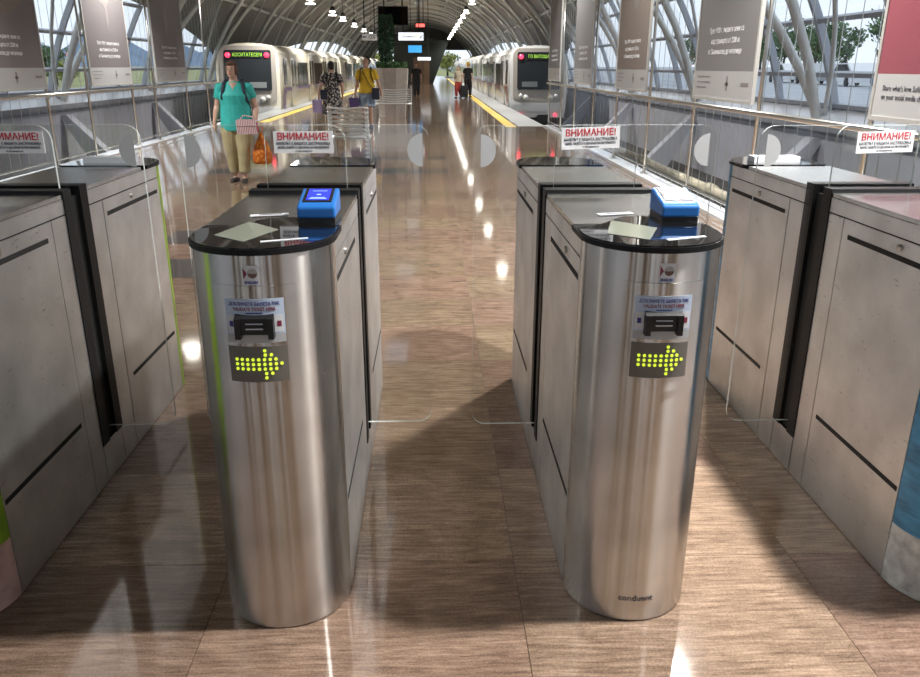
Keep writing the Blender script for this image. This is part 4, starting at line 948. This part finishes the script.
def sack(t):
    b = MB(); b.rings([(0, 0, .0, .10, .05), (0, 0, .03, .135, .085), (0, 0, .14, .13, .09), (.0, 0, .26, .09, .06), (0, 0, .36, .035, .03), (0, 0, .42, .02, .015)], 18); return remesh(b, .012, 'sack', 'orange_print', t, 3)
bag('plastic_bag', 'orange printed plastic bag hanging from the hand of the woman in teal', 'bag', W0+Vector((.33, -.12, .24)), 0, sack, ([(-.02, 0, .40), (-.03, .0, .50), (.03, 0, .50), (.02, 0, .40)], .007, 'orange_print'), None)
wn = [o for o in C.objects if o.name.startswith('person')][0]
nb = MB(); nb.smooth = True; nb.grid(lambda u, v: (u*(.058*(v-1.275)/.14+.004), -.128*(1-.12*abs(u))-.012+(v-1.30)*(.36 if v > 1.30 else 0)+.012*abs(u), v), [-1, -.5, 0, .5, 1], [1.275, 1.30, 1.33, 1.36, 1.39, 1.415]); nb.build('neckline', 'skin', wn)
# --- man in yellow
M0 = Vector((-1.62, 20.7, 0))
person(M0, -.08, 1.72, 'man in a yellow T-shirt and pale blue shorts walking towards the camera', dict(
    skin='skin', hair='hair_black', girth=1.02, head_turn=-.6, arms=[((-.19, 0, 1.36), (-.25, .06, 1.09), (-.29, -.02, .86), (-.05, -.1, -1)), ((.19, 0, 1.36), (.28, .05, 1.10), (.36, -.02, .88), (.1, -.1, -1))],
    legs=[((-.09, 0, .86), (-.10, .02, .48), (-.10, .16, .10), (0, -1, 0)), ((.09, 0, .86), (.10, -.12, .48), (.10, -.10, .09), (0, -1, 0))],
    clothes=[('t_shirt', 'yellow_shirt', ('shirt', .84, .7, 1.08)), ('shorts', 'denim', ('pants', .92, 1.1)), ('shoes', 'black_cloth', ('shoes', True))],
    straps=[('backpack_strap', 'black_cloth', [(-.10, .13, 1.2), (-.11, .06, 1.45), (-.125, -.08, 1.42), (-.14, -.14, 1.25), (-.16, -.10, 1.1)], .024, .4), ('backpack_strap', 'black_cloth', [(.10, .13, 1.2), (.11, .06, 1.45), (.125, -.08, 1.42), (.14, -.14, 1.25), (.19, -.08, 1.1)], .024, .4), ('shoulder_strap', 'black_cloth', [(-.10, -.09, 1.42), (-.02, -.155, 1.25), (.1, -.16, 1.05), (.2, -.12, .93)], .011, .5)]), .016)
def crossbag(t):
    b = MB(); b.prism(rrect(-.09, .09, -.15, .12, .03), -.04, .04, T=lambda a, c, y: (a, y, c)); b.build('bag_body', 'navy', t); f = MB(); f.prism(rrect(-.092, .092, .0, .125, .03), -.046, -.04, T=lambda a, c, y: (a, y, c)); return f.build('flap', 'navy', t)
bag('shoulder_bag', 'dark shoulder bag at the hip of the man in yellow', 'bag', M0+Vector((.235, -.24, .86)), 0, crossbag, None, None)
bag('tote_bag', 'dark purple bag beside the knee of the man in yellow', 'bag', M0+Vector((-.33, -.05, .50)), 0, lambda t: MB().prism([(-.11, 0), (.11, 0), (.13, .24), (-.13, .24)], -.05, .05, T=lambda a, c, y: (a, y, c)).build('bag_body', 'purple_bag', t), ([(-.07, 0, .24), (0, 0, .36), (.07, 0, .24)], .008, 'purple_bag'), None)
# --- woman in a patterned dress seen from behind
D0 = Vector((-2.40, 19.9, 0))
person(D0, PI+.25, 1.60, 'woman in a black and white patterned dress seen from behind', dict(
    skin='skin', hair='hair_black', girth=1.08, arms=[((-.185, 0, 1.36), (-.26, .05, 1.1), (-.27, -.02, .86), (0, -.1, -1)), ((.185, 0, 1.36), (.28, .05, 1.1), (.33, -.03, .87), (.1, -.1, -1))],
    legs=[((-.09, 0, .86), (-.09, -.08, .47), (-.09, -.10, .085), (0, -1, 0)), ((.09, 0, .86), (.09, 0, .47), (.09, .12, .09), (0, -1, 0))],
    hair_shape=[(0, .03, .045, .086, .09, .085), (0, .06, -.01, .08, .06, .085), (0, .09, .08, .045, .045, .045)],
    clothes=[('dress', 'dress_print', ('dress', .40)), ('shoes', 'black_cloth', ('shoes', False))],
    straps=[('backpack_strap', 'black_cloth', [(-.12, -.12, 1.25), (-.12, -.02, 1.45), (-.12, .09, 1.40), (-.15, .14, 1.2)], .024, .5), ('backpack_strap', 'black_cloth', [(.12, -.12, 1.25), (.12, -.02, 1.45), (.12, .09, 1.40), (.15, .14, 1.2)], .024, .5)]), .016)
bag('shoulder_bag', 'small dark bag on the back of the woman in the patterned dress', 'bag', D0+Vector((-.17, -.27, .86)), .2, crossbag, None, None, .85)
bag('shopping_bag', 'lilac shopping bag held by the woman in the patterned dress', 'bag', D0+Vector((-.36, -.04, .42)), 0, lambda t: MB().prism([(-.11, 0), (.11, 0), (.12, .30), (-.12, .30)], -.05, .05, T=lambda a, c, y: (a, y, c)).build('bag_body', 'lilac', t), ([(-.07, 0, .30), (0, 0, .38), (.07, 0, .30)], .008, 'lilac'), None)
# --- far figures
walk = [((-.09, 0, .86), (-.09, -.10, .47), (-.09, -.06, .085), (0, -1, 0)), ((.09, 0, .86), (.09, -.02, .47), (.09, .12, .10), (0, -1, 0))]
hang_a = [((-.185, 0, 1.36), (-.24, .04, 1.1), (-.26, -.04, .87), (0, -.1, -1)), ((.185, 0, 1.36), (.24, .02, 1.1), (.25, -.08, .87), (0, -.1, -1))]
person((-.76, 42, 0), 0, 1.66, 'man dressed in black walking beside the planter', dict(skin='skin_dark', hair='hair_black', arms=hang_a, legs=walk, clothes=[('shirt', 'black_cloth', ('shirt', .84, .75, 1.05)), ('trousers', 'black_cloth', ('pants', 1.93, 1.1)), ('shoes', 'black_cloth', ('shoes', True))]), .022)
person((1.35, 40.9, 0), -.6, 1.52, 'woman in red trousers standing by the right-hand train', dict(skin='skin', hair='hair_brown', arms=hang_a, legs=walk, clothes=[('shirt', 'cream_cloth', ('shirt', .84, .75, 1.05)), ('trousers', 'red_cloth', ('pants', 1.9, 1.1)), ('shoes', 'black_cloth', ('shoes', False))]), .022)
person((1.85, 41.6, 0), 2.6, 1.70, 'man in dark clothes with a yellow cap by the right-hand train', dict(skin='skin', hair='yellow_shirt', arms=hang_a, legs=walk, clothes=[('shirt', 'black_cloth', ('shirt', .84, .75, 1.1)), ('trousers', 'black_cloth', ('pants', 1.93, 1.1)), ('shoes', 'black_cloth', ('shoes', True))]), .022)
t = tag(empty('suitcase', (1.62, 40.6, 0)), 'black suitcase standing between the two people by the right-hand train', 'suitcase')
bevel(box('case_shell', 'black_cloth', t, -.19, .19, -.12, .12, .05, .60), .03, 2)
for x in (-.15, .15):
    q = MB(); q.tube([(x, -.02, .03), (x, .02, .03)], .03, 8); q.build('wheel', 'rubber', t)
q = MB(); q.tube([(-.1, 0, .60), (-.1, 0, .92), (.1, 0, .92), (.1, 0, .60)], .012, 6); q.build('handle', 'lamp_metal', t)
